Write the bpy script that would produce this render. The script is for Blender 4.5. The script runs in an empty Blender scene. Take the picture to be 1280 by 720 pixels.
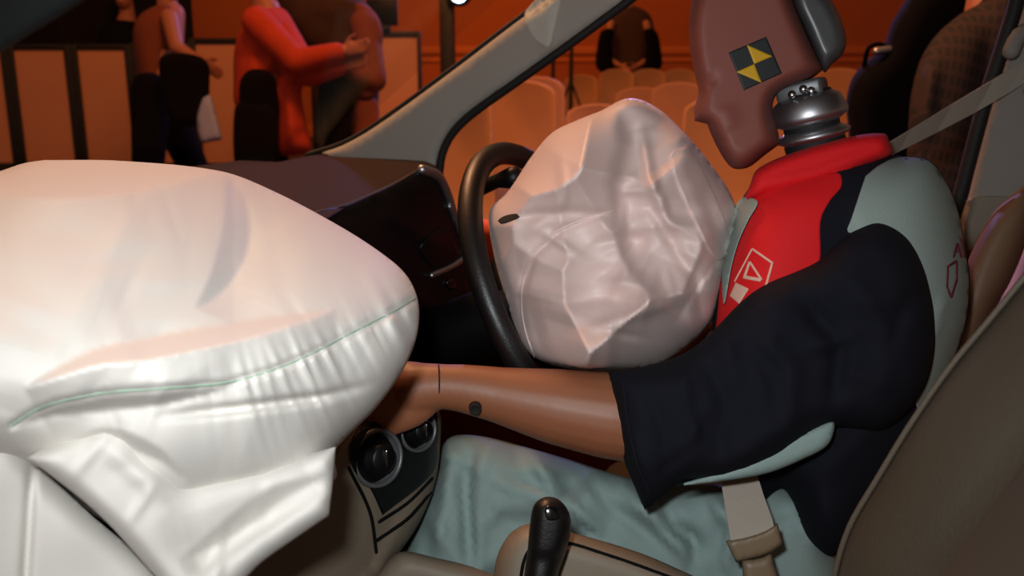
import bpy, bmesh, math, random
import numpy as np
from mathutils import Vector, Matrix, noise
from mathutils.geometry import delaunay_2d_cdt

random.seed(7)
S = bpy.context.scene
COL = S.collection

# ------------------------------------------------------------------ camera
# x runs to the rear of the car, y across the car away from the open passenger side, z up
F = 1150.0
YAW, PITCH = math.radians(24.0), math.radians(13.3)
EYE = np.array([0.0, 0.0, 1.05])
cam_data = bpy.data.cameras.new('camera')
cam_data.sensor_width = 36.0
cam_data.lens = F / 1280.0 * 36.0
cam_data.clip_start = 0.02
cam_data.dof.use_dof = True
cam_data.dof.focus_distance = 0.85
cam_data.dof.aperture_fstop = 7.5
cam = bpy.data.objects.new('camera', cam_data)
cam.location = EYE
cam.rotation_euler = (math.pi / 2 - PITCH, 0, YAW)
COL.objects.link(cam)
S.camera = cam
RIGHT = np.array([math.cos(YAW), math.sin(YAW), 0.0])
FWD = np.array([-math.sin(YAW) * math.cos(PITCH), math.cos(YAW) * math.cos(PITCH), -math.sin(PITCH)])
UP = np.cross(RIGHT, FWD)

S.view_settings.view_transform = 'Standard'
S.view_settings.look = 'None'
S.view_settings.exposure = 0.0
S.view_settings.gamma = 1.0

# ------------------------------------------------------------------ world and lights
world = bpy.data.worlds.new('hall_air')
S.world = world
world.use_nodes = True
bg = world.node_tree.nodes['Background']
bg.inputs[0].default_value = (1.0, 0.52, 0.31, 1)
bg.inputs[1].default_value = 0.155


def aim(o, target):
    d = Vector(target) - o.location
    o.rotation_euler = d.to_track_quat('-Z', 'Y').to_euler()


def area(name, loc, target, size, power, color, spread=None):
    l = bpy.data.lights.new(name, 'AREA')
    l.shape = 'DISK'
    l.size = size
    l.energy = power
    l.color = color
    if spread:
        l.spread = spread
    o = bpy.data.objects.new(name, l)
    o.location = loc
    COL.objects.link(o)
    aim(o, target)
    return o


def spot(name, loc, target, angle, power, color, radius=0.08, blend=0.4):
    l = bpy.data.lights.new(name, 'SPOT')
    l.energy = power
    l.color = color
    l.spot_size = math.radians(angle)
    l.spot_blend = blend
    l.shadow_soft_size = radius
    o = bpy.data.objects.new(name, l)
    o.location = loc
    COL.objects.link(o)
    aim(o, target)
    return o


# camera flash: mounted above and a little left of the lens
flash_at = EYE - RIGHT * 0.05 + UP * 0.08
spot('camera_flash', flash_at, flash_at + FWD * 2 + RIGHT * 0.14 - UP * 0.12, 102, 24.5, (0.93, 0.98, 1.0), 0.022, 1.0)
# amber stage wash of the hall
area('amber_wash_over_bonnet', (-2.0, 1.9, 3.3), (-0.45, 0.6, 0.9), 1.0, 85, (1.0, 0.46, 0.23))
area('amber_wash_over_chairs', (-1.5, 2.8, 4.2), (-2.6, 7.5, 0.6), 1.5, 120, (1.0, 0.34, 0.09))
area('amber_wash_on_guests', (-5.2, 1.2, 4.0), (-4.0, 4.5, 1.0), 1.0, 20, (1.0, 0.25, 0.06))
area('amber_wash_on_wall', (-6.0, 9.0, 4.5), (-6.0, 14.0, 1.4), 1.5, 130, (1.0, 0.33, 0.05))
# violet moving head behind the guests
spot('violet_spot', EYE + RIGHT * 0.9 + np.array([-math.sin(YAW), math.cos(YAW), 0]) * 7.5 + np.array([0, 0, 2.15]), (-1.6, 3.2, 1.0), 105, 340, (0.48, 0.36, 1.0), 0.12, 0.5)


# ------------------------------------------------------------------ materials
def lin(c):
    return tuple(((v / 255.0) / 12.92 if v / 255.0 <= 0.04045 else ((v / 255.0 + 0.055) / 1.055) ** 2.4) for v in c) + (1.0,)


def mat(name, rgb, rough=0.6, metal=0.0, bump=0.0, scale=60.0, vary=0.06, spec=0.5, sheen=0.0, detail=3.0, coat=0.0):
    m = bpy.data.materials.new(name)
    m.use_nodes = True
    nt = m.node_tree
    b = nt.nodes['Principled BSDF']
    b.inputs['Roughness'].default_value = rough
    b.inputs['Metallic'].default_value = metal
    b.inputs['Specular IOR Level'].default_value = spec
    b.inputs['Coat Weight'].default_value = coat
    b.inputs['Sheen Weight'].default_value = sheen
    tc = nt.nodes.new('ShaderNodeTexCoord')
    n = nt.nodes.new('ShaderNodeTexNoise')
    n.inputs['Scale'].default_value = scale
    n.inputs['Detail'].default_value = detail
    nt.links.new(tc.outputs['Object'], n.inputs['Vector'])
    mx = nt.nodes.new('ShaderNodeMix')
    mx.data_type = 'RGBA'
    c = lin(rgb)
    mx.inputs[6].default_value = tuple(min(1, v * (1 - vary)) for v in c[:3]) + (1,)
    mx.inputs[7].default_value = tuple(min(1, v * (1 + vary)) for v in c[:3]) + (1,)
    nt.links.new(n.outputs['Fac'], mx.inputs[0])
    nt.links.new(mx.outputs[2], b.inputs['Base Color'])
    if bump:
        bp = nt.nodes.new('ShaderNodeBump')
        bp.inputs['Strength'].default_value = bump
        bp.inputs['Distance'].default_value = 0.002
        nt.links.new(n.outputs['Fac'], bp.inputs['Height'])
        nt.links.new(bp.outputs['Normal'], b.inputs['Normal'])
    return m


def emit(name, rgb, power):
    m = bpy.data.materials.new(name)
    m.use_nodes = True
    nt = m.node_tree
    nt.nodes.clear()
    e = nt.nodes.new('ShaderNodeEmission')
    e.inputs[0].default_value = lin(rgb)
    e.inputs[1].default_value = power
    o = nt.nodes.new('ShaderNodeOutputMaterial')
    nt.links.new(e.outputs[0], o.inputs[0])
    return m


def glass(name):
    m = bpy.data.materials.new(name)
    m.use_nodes = True
    nt = m.node_tree
    nt.nodes.clear()
    t = nt.nodes.new('ShaderNodeBsdfTransparent')
    t.inputs[0].default_value = (0.93, 0.95, 0.94, 1)
    g = nt.nodes.new('ShaderNodeBsdfGlossy')
    g.inputs['Roughness'].default_value = 0.02
    lw = nt.nodes.new('ShaderNodeLayerWeight')
    pw = nt.nodes.new('ShaderNodeMath')
    pw.operation = 'POWER'
    pw.inputs[1].default_value = 5.0
    nt.links.new(lw.outputs['Facing'], pw.inputs[0])
    fr = nt.nodes.new('ShaderNodeMath')
    fr.operation = 'MULTIPLY_ADD'
    fr.inputs[1].default_value = 0.1
    fr.inputs[2].default_value = 0.015
    nt.links.new(pw.outputs[0], fr.inputs[0])
    mx = nt.nodes.new('ShaderNodeMixShader')
    o = nt.nodes.new('ShaderNodeOutputMaterial')
    nt.links.new(fr.outputs[0], mx.inputs[0])
    nt.links.new(t.outputs[0], mx.inputs[1])
    nt.links.new(g.outputs[0], mx.inputs[2])
    nt.links.new(mx.outputs[0], o.inputs[0])
    return m


def plaid(name, base, line):
    m = mat(name, base, 0.85)
    nt = m.node_tree
    b = nt.nodes['Principled BSDF']
    tc = nt.nodes.new('ShaderNodeTexCoord')
    cols = []
    for k, (rx, rz) in enumerate(((0.5, 0.15), (0.1, 0.35))):
        mp = nt.nodes.new('ShaderNodeMapping')
        mp.inputs['Rotation'].default_value = (0, -0.25 if k == 0 else math.pi / 2 - 0.25, -YAW)
        w = nt.nodes.new('ShaderNodeTexWave')
        w.inputs['Scale'].default_value = 24.0 if k == 0 else 9.0
        w.inputs['Distortion'].default_value = 0.4
        nt.links.new(tc.outputs['Object'], mp.inputs['Vector'])
        nt.links.new(mp.outputs[0], w.inputs['Vector'])
        cols.append(w)
    a = nt.nodes.new('ShaderNodeMath')
    a.operation = 'MAXIMUM'
    nt.links.new(cols[0].outputs['Fac'], a.inputs[0])
    nt.links.new(cols[1].outputs['Fac'], a.inputs[1])
    r = nt.nodes.new('ShaderNodeValToRGB')
    r.color_ramp.elements[0].position = 0.45
    r.color_ramp.elements[0].color = lin(base)
    r.color_ramp.elements[1].position = 0.95
    r.color_ramp.elements[1].color = lin(line)
    nt.links.new(a.outputs[0], r.inputs[0])
    nt.links.new(r.outputs[0], b.inputs['Base Color'])
    return m


M = dict(
    airbag=mat('airbag_nylon', (208, 204, 197), 0.7, bump=0.08, scale=900, vary=0.02, sheen=0.1),
    airbag_pink=mat('airbag_nylon_warm_lit', (216, 192, 186), 0.5, bump=0.08, scale=900, vary=0.03, sheen=0.1),  # white bag nylon again, pinkish ambient light tinted into its colour
    thread=mat('green_thread', (150, 178, 156), 0.8),
    dark_hole=mat('dark_hole', (20, 12, 10), 0.9),
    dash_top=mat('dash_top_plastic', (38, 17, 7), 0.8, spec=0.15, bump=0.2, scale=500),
    black_plastic=mat('black_plastic', (8, 8, 10), 0.45, spec=0.25, bump=0.1, scale=500),
    black_gloss=mat('black_gloss', (9, 9, 11), 0.16, spec=0.6),
    black_leather=mat('black_leather', (12, 11, 11), 0.42, bump=0.15, scale=400),
    rubber=mat('black_rubber', (10, 10, 10), 0.7),
    chrome=mat('chrome', (190, 192, 196), 0.2, 1.0),
    satin=mat('satin_metal', (178, 178, 182), 0.42, 1.0),
    dark_metal=mat('dark_metal', (96, 98, 100), 0.42, 0.5, vary=0.15, scale=20),
    beige=mat('beige_trim', (116, 104, 88), 0.6, bump=0.12, scale=600),
    grey_trim=mat('grey_trim', (128, 122, 114), 0.7, bump=0.1, scale=600),
    pillar=mat('pillar_trim', (150, 146, 138), 0.75, bump=0.1, scale=600),
    pale_trim=mat('pale_trim', (176, 176, 166), 0.7),
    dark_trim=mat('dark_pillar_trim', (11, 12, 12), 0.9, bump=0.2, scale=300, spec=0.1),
    seat=mat('seat_leather', (60, 54, 43), 0.5, bump=0.2, scale=350, vary=0.08),
    seat_insert=mat('seat_insert', (74, 64, 52), 0.7, bump=0.3, scale=500, vary=0.1),
    seat_tan=mat('seat_tan', (120, 92, 70), 0.6, bump=0.2, scale=350),
    door_amber_lit=mat('door_amber_lit', (214, 84, 36), 0.8, bump=0.2, scale=300),  # amber light from the far window put into the door colour
    rear_seat=mat('rear_seat_violet_lit', (150, 152, 245), 0.8),  # violet light painted into the pale seat colour
    webbing=mat('belt_webbing', (158, 148, 136), 0.7, bump=0.4, scale=700),
    buckle=mat('buckle_plastic', (122, 104, 82), 0.5),
    dummy_skin=mat('dummy_vinyl', (140, 86, 58), 0.5, vary=0.05, scale=30),
    head_skin=mat('dummy_head_vinyl', (122, 65, 55), 0.62, vary=0.05, scale=25),
    hand_skin=mat('dummy_hand_vinyl', (158, 92, 76), 0.45),
    marker_black=mat('marker_black', (22, 26, 28), 0.6),
    marker_yellow=mat('marker_yellow', (196, 150, 14), 0.5),
    red=mat('red_cloth', (216, 2, 14), 0.8, bump=0.2, scale=500),
    navy=mat('navy_cloth', (17, 18, 27), 0.9, bump=0.25, scale=500, spec=0.2),
    grey_cloth=mat('pale_grey_cloth', (142, 156, 150), 0.85, bump=0.25, scale=500),
    teal_cloth=mat('pale_teal_cloth', (136, 156, 152), 0.85, bump=0.25, scale=500),
    print_white=mat('print_white', (226, 180, 160), 0.8),
    print_red=mat('print_dark_red', (92, 14, 30), 0.8),
    cover=mat('chair_cover_cloth', (210, 160, 122), 0.8, bump=0.2, scale=300),
    wall=mat('hall_wall_paint', (168, 84, 40), 0.8, vary=0.1, scale=1.5),
    moulding=mat('moulding_paint', (190, 100, 48), 0.7),
    carpet=mat('hall_carpet', (70, 30, 20), 0.95, bump=0.4, scale=60),
    curtain=mat('black_curtain', (16, 12, 12), 0.9),
    panel=mat('panel_board', (206, 146, 116), 0.6, vary=0.08, scale=3),
    frame=mat('black_frame', (12, 10, 12), 0.5),
    skin=mat('skin', (160, 98, 78), 0.55),
    hair=mat('dark_hair', (22, 16, 14), 0.6, bump=0.6, scale=200),
    black_cloth=mat('black_cloth', (6, 5, 7), 0.95, spec=0.1),
    dark_cloth=mat('dark_brown_cloth', (52, 28, 24), 0.9, vary=0.3, scale=9),
    orange_cloth=mat('orange_cloth', (176, 50, 18), 0.85, vary=0.2, scale=9),
    tan_cloth=mat('rust_cloth', (112, 52, 32), 0.85, vary=0.2, scale=9),
    plaid=plaid('plaid_cloth', (9, 7, 9), (44, 26, 26)),
    blue_paper=mat('pale_blue_plastic', (150, 160, 215), 0.6),
    lens=emit('lamp_lens', (190, 215, 255), 14.0),
    glass=glass('window_glass'),
)


# ------------------------------------------------------------------ geometry helpers
def ray(px, py):
    px, py = np.asarray(px, float), np.asarray(py, float)
    return FWD + RIGHT * ((px - 640) / F)[..., None] + UP * ((360 - py) / F)[..., None]


def PD(px, py, D):
    return EYE + ray(px, py) * np.asarray(D, float)[..., None]


def V(px, py, D):
    return Vector(PD(px, py, D))


def plane(point, normal):
    """distance along the view axis at which the line of sight meets a plane in the world"""
    p, n = np.asarray(point, float), np.asarray(normal, float)
    return lambda px, py: ((p - EYE) @ n) / (ray(px, py) @ n)


def on(pl, px, py):
    return Vector(PD(px, py, pl(np.float64(px), np.float64(py))))


ORIGIN = {}


def prop(o, label=None, cat=None, group=None, kind=None):
    for k, v in (('label', label), ('category', cat), ('group', group), ('kind', kind)):
        if v:
            o[k] = v
    return o


def thing(name, label, cat, loc=(0, 0, 0), group=None):
    o = bpy.data.objects.new(name, None)
    o.empty_display_size = 0.05
    o.location = loc
    COL.objects.link(o)
    ORIGIN[o.name] = Vector(loc)
    return prop(o, label, cat, group)


def place(name, me, material, parent=None, loc=None):
    """link a mesh given in world coordinates; its origin goes to loc, to its own base, or to its parent"""
    o = bpy.data.objects.new(name, me)
    if material is not None:
        me.materials.append(material)
    COL.objects.link(o)
    n = len(me.vertices)
    co = np.empty(n * 3, np.float32)
    me.vertices.foreach_get('co', co)
    co = co.reshape(-1, 3)
    if loc is None:
        lo, hi = co.min(0), co.max(0)
        loc = Vector(((lo[0] + hi[0]) / 2, (lo[1] + hi[1]) / 2, lo[2]))
    loc = Vector(loc)
    me.vertices.foreach_set('co', (co - np.array(loc, np.float32)).ravel())
    me.update()
    if parent is not None:
        o.parent = parent
        o.location = loc - ORIGIN[parent.name]
    else:
        o.location = loc
    ORIGIN[o.name] = loc
    return o


def smooth(me, on_=True):
    me.polygons.foreach_set('use_smooth', [on_] * len(me.polygons))
    return me


def mesh_of(verts, faces, sm=True):
    me = bpy.data.meshes.new('m')
    me.from_pydata([tuple(v) for v in verts], [], faces)
    bm = bmesh.new()
    bm.from_mesh(me)
    bmesh.ops.recalc_face_normals(bm, faces=bm.faces)
    bm.to_mesh(me)
    bm.free()
    return smooth(me, sm)


def bm_mesh(bm, sm=True):
    me = bpy.data.meshes.new('m')
    bmesh.ops.recalc_face_normals(bm, faces=bm.faces)
    bm.to_mesh(me)
    bm.free()
    return smooth(me, sm)


def spline(pts, closed=True, step=6.0):
    """Catmull-Rom through 2-D or 3-D points; a 'c' as last entry marks a corner"""
    P, C = [], []
    for p in pts:
        c = isinstance(p[-1], str)
        P.append(np.array(p[:-1] if c else p, float))
        C.append(c)
    n = len(P)
    out = []
    for i in range(n if closed else n - 1):
        p1, p2 = P[i], P[(i + 1) % n]
        p0 = P[i - 1] if (closed or i > 0) else p1
        p3 = P[(i + 2) % n] if (closed or i + 2 < n) else p2
        L = np.linalg.norm(p2 - p1)
        def tan(a, b, c, corner):
            if corner:
                return (p2 - p1)
            d = np.linalg.norm(b - a) + np.linalg.norm(c - b)
            return (c - a) / max(d, 1e-9) * L
        m1 = tan(p0, p1, p2, C[i])
        m2 = tan(p1, p2, p3, C[(i + 1) % n])
        k = max(1, int(round(L / step)))
        for j in range(k):
            t = j / k
            out.append((2 * t**3 - 3 * t**2 + 1) * p1 + (t**3 - 2 * t**2 + t) * m1 + (-2 * t**3 + 3 * t**2) * p2 + (t**3 - t**2) * m2)
    if not closed:
        out.append(P[-1])
    return np.array(out)


def inside(pts, poly):
    x, y = pts[:, 0], pts[:, 1]
    r = np.zeros(len(pts), bool)
    a, b = poly, np.roll(poly, -1, 0)
    for (x1, y1), (x2, y2) in zip(a, b):
        c = (y1 > y) != (y2 > y)
        if c.any():
            r[c] ^= x[c] < (x2 - x1) * (y[c] - y1) / (y2 - y1) + x1
    return r


def rimdist(pts, poly):
    """smooth distance to an outline"""
    a, b = poly, np.roll(poly, -1, 0)
    mid, w = (a + b) / 2, np.linalg.norm(b - a, axis=1)
    out = np.empty(len(pts))
    for i in range(0, len(pts), 2000):
        d2 = ((pts[i:i + 2000, None] - mid[None]) ** 2).sum(2) + 1e-6
        out[i:i + 2000] = (w / d2 ** 1.5).sum(1) ** -0.5
    return out


def along(pts, line):
    """distance to a polyline, its sign (positive to the right of the way the line runs, y down) and the share of its length"""
    line = np.asarray(line, float)
    a, b = line[:-1], line[1:]
    L = np.linalg.norm(b - a, axis=1)
    cum = np.concatenate([[0], np.cumsum(L)])
    best = np.full(len(pts), 1e9)
    sg = np.zeros(len(pts))
    t_ = np.zeros(len(pts))
    for i in range(len(a)):
        d = b[i] - a[i]
        v = pts - a[i]
        t = np.clip((v @ d) / (L[i] ** 2), 0, 1)
        q = v - t[:, None] * d
        dist = np.hypot(q[:, 0], q[:, 1])
        m = dist < best
        best[m] = dist[m]
        sg[m] = np.sign(d[0] * v[m, 1] - d[1] * v[m, 0])
        t_[m] = (cum[i] + t[m] * L[i]) / cum[-1]
    return best, sg, t_


def ridge(line, w, amp, taper=0.25):
    def f(p):
        d, s, t = along(p, line)
        k = np.clip(np.minimum(t, 1 - t) / taper, 0, 1) if taper else 1
        return amp * np.exp(-(d / w) ** 2) * k
    return f


def step(line, w, amp, fall, taper=0.2):
    """the ground to the right of the line lifts by amp and sinks back over the distance fall"""
    def f(p):
        d, s, t = along(p, line)
        sd = d * s
        k = np.clip(np.minimum(t, 1 - t) / taper, 0, 1) if taper else 1
        return amp * k * (0.5 + 0.5 * np.tanh(sd / w)) * np.exp(-np.maximum(sd, 0) / fall) * np.exp(-np.maximum(-sd, 0) / (3 * w))
    return f


def crumple(seed, box, n, amp, size):
    rs = np.random.RandomState(seed)
    cs = np.stack([rs.uniform(box[0], box[2], n), rs.uniform(box[1], box[3], n)], 1)
    an = rs.uniform(0, math.pi, n)
    sz = size * rs.uniform(0.5, 1.4, n)
    am = amp * rs.uniform(0.4, 1.0, n) * rs.choice([-1, 1], n)
    def f(p):
        out = np.zeros(len(p))
        for c, a, s, m in zip(cs, an, sz, am):
            q = p - c
            u = q[:, 0] * math.cos(a) + q[:, 1] * math.sin(a)
            v = -q[:, 0] * math.sin(a) + q[:, 1] * math.cos(a)
            out += m * np.maximum(0, 1 - np.abs(v) / (s * 0.35)) * np.exp(-(u / s) ** 2)
        return out
    return f


def fold(line, w, amp, fall):
    """a lens-shaped slanting facet to the right of the line: the ground changes by amp across it, then comes back over the distance fall"""
    line = spline(line, False, 8)

    def f(p):
        d, s, t = along(p, line)
        sd = d * s
        k = np.sin(math.pi * np.clip(t, 0, 1)) ** 0.8 + 1e-3
        wl = w * k
        r = np.clip(sd / wl, 0, 1)
        return amp * k * r * np.exp(-np.maximum(sd - wl, 0) / fall)
    return f


def facets(seed, box, n, amp):
    rs = np.random.RandomState(seed)
    cs = np.stack([rs.uniform(box[0], box[2], n), rs.uniform(box[1], box[3], n)], 1)
    size2 = (box[2] - box[0]) * (box[3] - box[1]) / n
    def f(p):
        d2 = ((p[:, None] - cs[None]) ** 2).sum(2)
        return amp * np.minimum(d2.min(1) / size2, 2.5)
    return f


def waves(seed, scale, amp):
    def f(p):
        return np.array([noise.noise(Vector((x * scale, y * scale, seed))) for x, y in p]) * amp
    return f


class Field:
    """a soft rounded solid: its outline, how far it stands, how thick it is towards and away from the viewer, its folds"""
    def __init__(self, outline, D, front, back=None, round_=1.0, folds=(), seg=6.0, power=0.5):
        self.poly = spline(outline, True, seg)
        self.D = D if callable(D) else (lambda px, py, D=D: np.full(np.shape(px), float(D)))
        self.front, self.back, self.round, self.folds, self.power = front, front if back is None else back, round_, folds, power
        lo, hi = self.poly.min(0), self.poly.max(0)
        g = np.stack(np.meshgrid(np.linspace(lo[0], hi[0], 40), np.linspace(lo[1], hi[1], 40)), -1).reshape(-1, 2)
        g = g[inside(g, self.poly)]
        self.smax = rimdist(g, self.poly).max() if len(g) else 1.0

    def profile(self, p):
        s = np.clip(rimdist(p, self.poly) / self.smax / self.round, 0, 1)
        h = (1 - (1 - s) ** 2) ** self.power
        h[~inside(p, self.poly)] = 0
        return h

    def depth(self, p, off=0.0):
        h = self.profile(p)
        r = np.zeros(len(p))
        for f in self.folds:
            r += f(p)
        return self.D(p[:, 0], p[:, 1]) - self.front * h - r * np.clip(h * 3, 0, 1) - off

    def point(self, px, py, off=0.0):
        p = np.array([[px, py]], float)
        return Vector(PD(p[:, 0], p[:, 1], self.depth(p, off))[0])

    def solid(self, cell=7.0):
        tri, pts, nb = triangulate(self.poly, cell)
        n = len(pts)
        h = self.profile(pts)
        h[:nb] = 0
        r = np.zeros(n)
        for f in self.folds:
            r += f(pts)
        D = self.D(pts[:, 0], pts[:, 1])
        fr = PD(pts[:, 0], pts[:, 1], D - self.front * h - r * np.clip(h * 3, 0, 1))
        bk = PD(pts[nb:, 0], pts[nb:, 1], D[nb:] + self.back * h[nb:])
        m = lambda i: i if i < nb else i - nb + n
        faces = [tuple(t) for t in tri] + [tuple(m(i) for i in reversed(t)) for t in tri]
        return mesh_of(np.vstack([fr, bk]), faces)

    def patch(self, outline, off=0.002, thick=0.004, cell=7.0, closed=True, seg=5.0):
        """a panel lying on this solid"""
        poly = spline(outline, True, seg)
        tri, pts, nb = triangulate(poly, cell)
        n = len(pts)
        d = self.depth(pts)
        fr = PD(pts[:, 0], pts[:, 1], d - off)
        bk = PD(pts[:, 0], pts[:, 1], d - off + thick)
        faces = [tuple(t) for t in tri] + [tuple(i + n for i in reversed(t)) for t in tri]
        k = len(poly)
        faces += [(i, (i + 1) % k, (i + 1) % k + n, i + n) for i in range(k)]
        me = mesh_of(np.vstack([fr, bk]), faces)
        return me

    def cord(self, line, r, off=0.0, step_=6.0, seg=6):
        p = spline(line, False, step_)
        q = PD(p[:, 0], p[:, 1], self.depth(p, off))
        return tube(q, r, seg)


def triangulate(poly, cell):
    lo, hi = poly.min(0), poly.max(0)
    nx, ny = int((hi[0] - lo[0]) / cell) + 1, int((hi[1] - lo[1]) / cell) + 1
    g = []
    for j in range(ny + 1):
        for i in range(nx + 1):
            g.append((lo[0] + (i + 0.5 * (j % 2)) * cell, lo[1] + j * cell))
    g = np.array(g)
    g = g[inside(g, poly)]
    if len(g):
        a, b = poly, np.roll(poly, -1, 0)
        keep = np.ones(len(g), bool)
        for p, q in zip(a, b):
            d = q - p
            L2 = max(d @ d, 1e-9)
            t = np.clip(((g - p) @ d) / L2, 0, 1)
            keep &= np.hypot(*(g - p - t[:, None] * d).T) > cell * 0.45
        g = g[keep]
    k = len(poly)
    if cell < 1e6:
        # a ring just inside the outline keeps the rim even
        t = np.roll(poly, -1, 0) - np.roll(poly, 1, 0)
        nrm = np.stack([-t[:, 1], t[:, 0]], 1) / np.maximum(np.linalg.norm(t, axis=1), 1e-9)[:, None]
        area2 = (poly[:, 0] * np.roll(poly[:, 1], -1) - poly[:, 1] * np.roll(poly[:, 0], -1)).sum()
        ring = poly + nrm * (0.42 * cell if area2 > 0 else -0.42 * cell)
        ring = ring[inside(ring, poly)]
        keep, last = [], None
        for q in ring:
            if np.hypot(*(poly - q).T).min() > 0.3 * cell and (last is None or np.hypot(*(q - last)) > 0.4 * cell):
                keep.append(q)
                last = q
        if len(g) and keep:
            ringk = np.array(keep)
            g = g[[np.hypot(*(ringk - q).T).min() > 0.5 * cell for q in g]]
        if keep:
            g = np.vstack([g.reshape(-1, 2), np.array(keep)])
    pts = np.vstack([poly, g]) if len(g) else poly
    vs, es, fs, ov, _, _ = delaunay_2d_cdt([Vector(p) for p in pts], [], [list(range(k))], 1, 1e-5)
    if len(vs) == len(pts):
        return [tuple(f) for f in fs], pts, k
    new = np.array([tuple(v) for v in vs])
    # vertices merged: put those of the outline first
    onrim = np.array([any(i < k for i in o) if o else False for o in ov])
    order = np.concatenate([np.where(onrim)[0], np.where(~onrim)[0]])
    inv = np.empty(len(order), int)
    inv[order] = np.arange(len(order))
    return [tuple(int(inv[i]) for i in f) for f in fs], new[order], int(onrim.sum())


def frame_of(d):
    d = d.normalized()
    a = Vector((0, 0, 1)) if abs(d.z) < 0.9 else Vector((1, 0, 0))
    u = d.cross(a).normalized()
    return u, u.cross(d).normalized()


def tube(pts, radii, seg=10, closed=False, caps=True, bm=None):
    pts = [Vector(p) for p in pts]
    n = len(pts)
    if not hasattr(radii, '__len__'):
        radii = [radii] * n
    own = bm is None
    bm = bm or bmesh.new()
    dirs = []
    for i in range(n):
        a = pts[i - 1] if (i > 0 or closed) else pts[i]
        b = pts[(i + 1) % n] if (i < n - 1 or closed) else pts[i]
        dirs.append((b - a).normalized() if (b - a).length > 1e-9 else Vector((0, 0, 1)))
    u, w = frame_of(dirs[0])
    stations = []
    for i in range(n):
        d = dirs[i]
        u = (u - d * u.dot(d)).normalized()
        w = d.cross(u)
        stations.append((pts[i], radii[i], u.copy(), w.copy(), d))
    if caps and not closed:
        p, r, u0, w0, d = stations[0]
        pre = [(p - d * r * math.cos(a), r * math.sin(a), u0, w0, d) for a in (0.35, 0.8, 1.2)]
        p, r, u1, w1, d = stations[-1]
        post = [(p + d * r * math.cos(a), r * math.sin(a), u1, w1, d) for a in (1.2, 0.8, 0.35)]
        stations = pre + stations + post
    rings = []
    for p, r, a, b, _ in stations:
        rings.append([bm.verts.new(p + a * (r * math.cos(2 * math.pi * k / seg)) + b * (r * math.sin(2 * math.pi * k / seg))) for k in range(seg)])
    m = len(rings)
    for i in range(m if closed else m - 1):
        A, B = rings[i], rings[(i + 1) % m]
        for k in range(seg):
            bm.faces.new((A[k], A[(k + 1) % seg], B[(k + 1) % seg], B[k]))
    if not closed:
        bm.faces.new(list(reversed(rings[0])))
        bm.faces.new(rings[-1])
    return bm_mesh(bm) if own else bm


def ball(bm, c, r, axes=None, sub=2):
    m = Matrix.Translation(Vector(c))
    if axes is not None:
        rot = Matrix([list(a) for a in axes]).transposed().to_4x4()
        m = m @ rot
    r = r if hasattr(r, '__len__') else (r, r, r)
    bmesh.ops.create_icosphere(bm, subdivisions=sub, radius=1.0, matrix=m @ Matrix.Diagonal((*r, 1)))


def fuse(bm, voxel, passes=4):
    """one continuous skin over everything in bm"""
    me = bpy.data.meshes.new('m')
    bmesh.ops.recalc_face_normals(bm, faces=bm.faces)
    bm.to_mesh(me)
    bm.free()
    o = bpy.data.objects.new('fuse', me)
    COL.objects.link(o)
    r = o.modifiers.new('r', 'REMESH')
    r.mode = 'VOXEL'
    r.voxel_size = voxel
    s = o.modifiers.new('s', 'SMOOTH')
    s.factor = 0.5
    s.iterations = passes
    dg = bpy.context.evaluated_depsgraph_get()
    out = bpy.data.meshes.new_from_object(o.evaluated_get(dg))
    bpy.data.objects.remove(o)
    bpy.data.meshes.remove(me)
    return smooth(out)


def box(bm, lo, hi, bevel=0.0, seg=2, rot=None, about=None):
    c = [(a + b) / 2 for a, b in zip(lo, hi)]
    s = [b - a for a, b in zip(lo, hi)]
    r = bmesh.ops.create_cube(bm, size=1.0, matrix=Matrix.Translation(c) @ Matrix.Diagonal((*s, 1)))
    vs = r['verts']
    if bevel:
        es = list({e for v in vs for e in v.link_edges})
        q = bmesh.ops.bevel(bm, geom=es, offset=bevel, segments=seg, affect='EDGES', profile=0.5)
        vs = list({v for f in q['faces'] for v in f.verts} | {v for v in vs if v.is_valid})
    if rot is not None:
        bmesh.ops.rotate(bm, verts=vs, cent=about or c, matrix=rot)
    return bm


def box_mesh(lo, hi, bevel=0.0, seg=2, rot=None, about=None):
    return bm_mesh(box(bmesh.new(), lo, hi, bevel, seg, rot, about), bevel > 0)


def lathe(profile, centre, axis, seg=40):
    """profile: (radius, height along the axis)"""
    axis = Vector(axis).normalized()
    u, w = frame_of(axis)
    c = Vector(centre)
    bm = bmesh.new()
    rings = []
    for r, h in profile:
        if r < 1e-6:
            rings.append([bm.verts.new(c + axis * h)])
        else:
            rings.append([bm.verts.new(c + axis * h + u * (r * math.cos(2 * math.pi * k / seg)) + w * (r * math.sin(2 * math.pi * k / seg))) for k in range(seg)])
    for A, B in zip(rings, rings[1:]):
        for k in range(seg):
            k2 = (k + 1) % seg
            if len(A) == 1 and len(B) > 1:
                bm.faces.new((A[0], B[k2], B[k]))
            elif len(B) == 1 and len(A) > 1:
                bm.faces.new((A[k], A[k2], B[0]))
            elif len(A) > 1:
                bm.faces.new((A[k], A[k2], B[k2], B[k]))
    for ring in (rings[0], rings[-1]):
        if len(ring) > 1:
            bm.faces.new(ring)
    return bm_mesh(bm)


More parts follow.
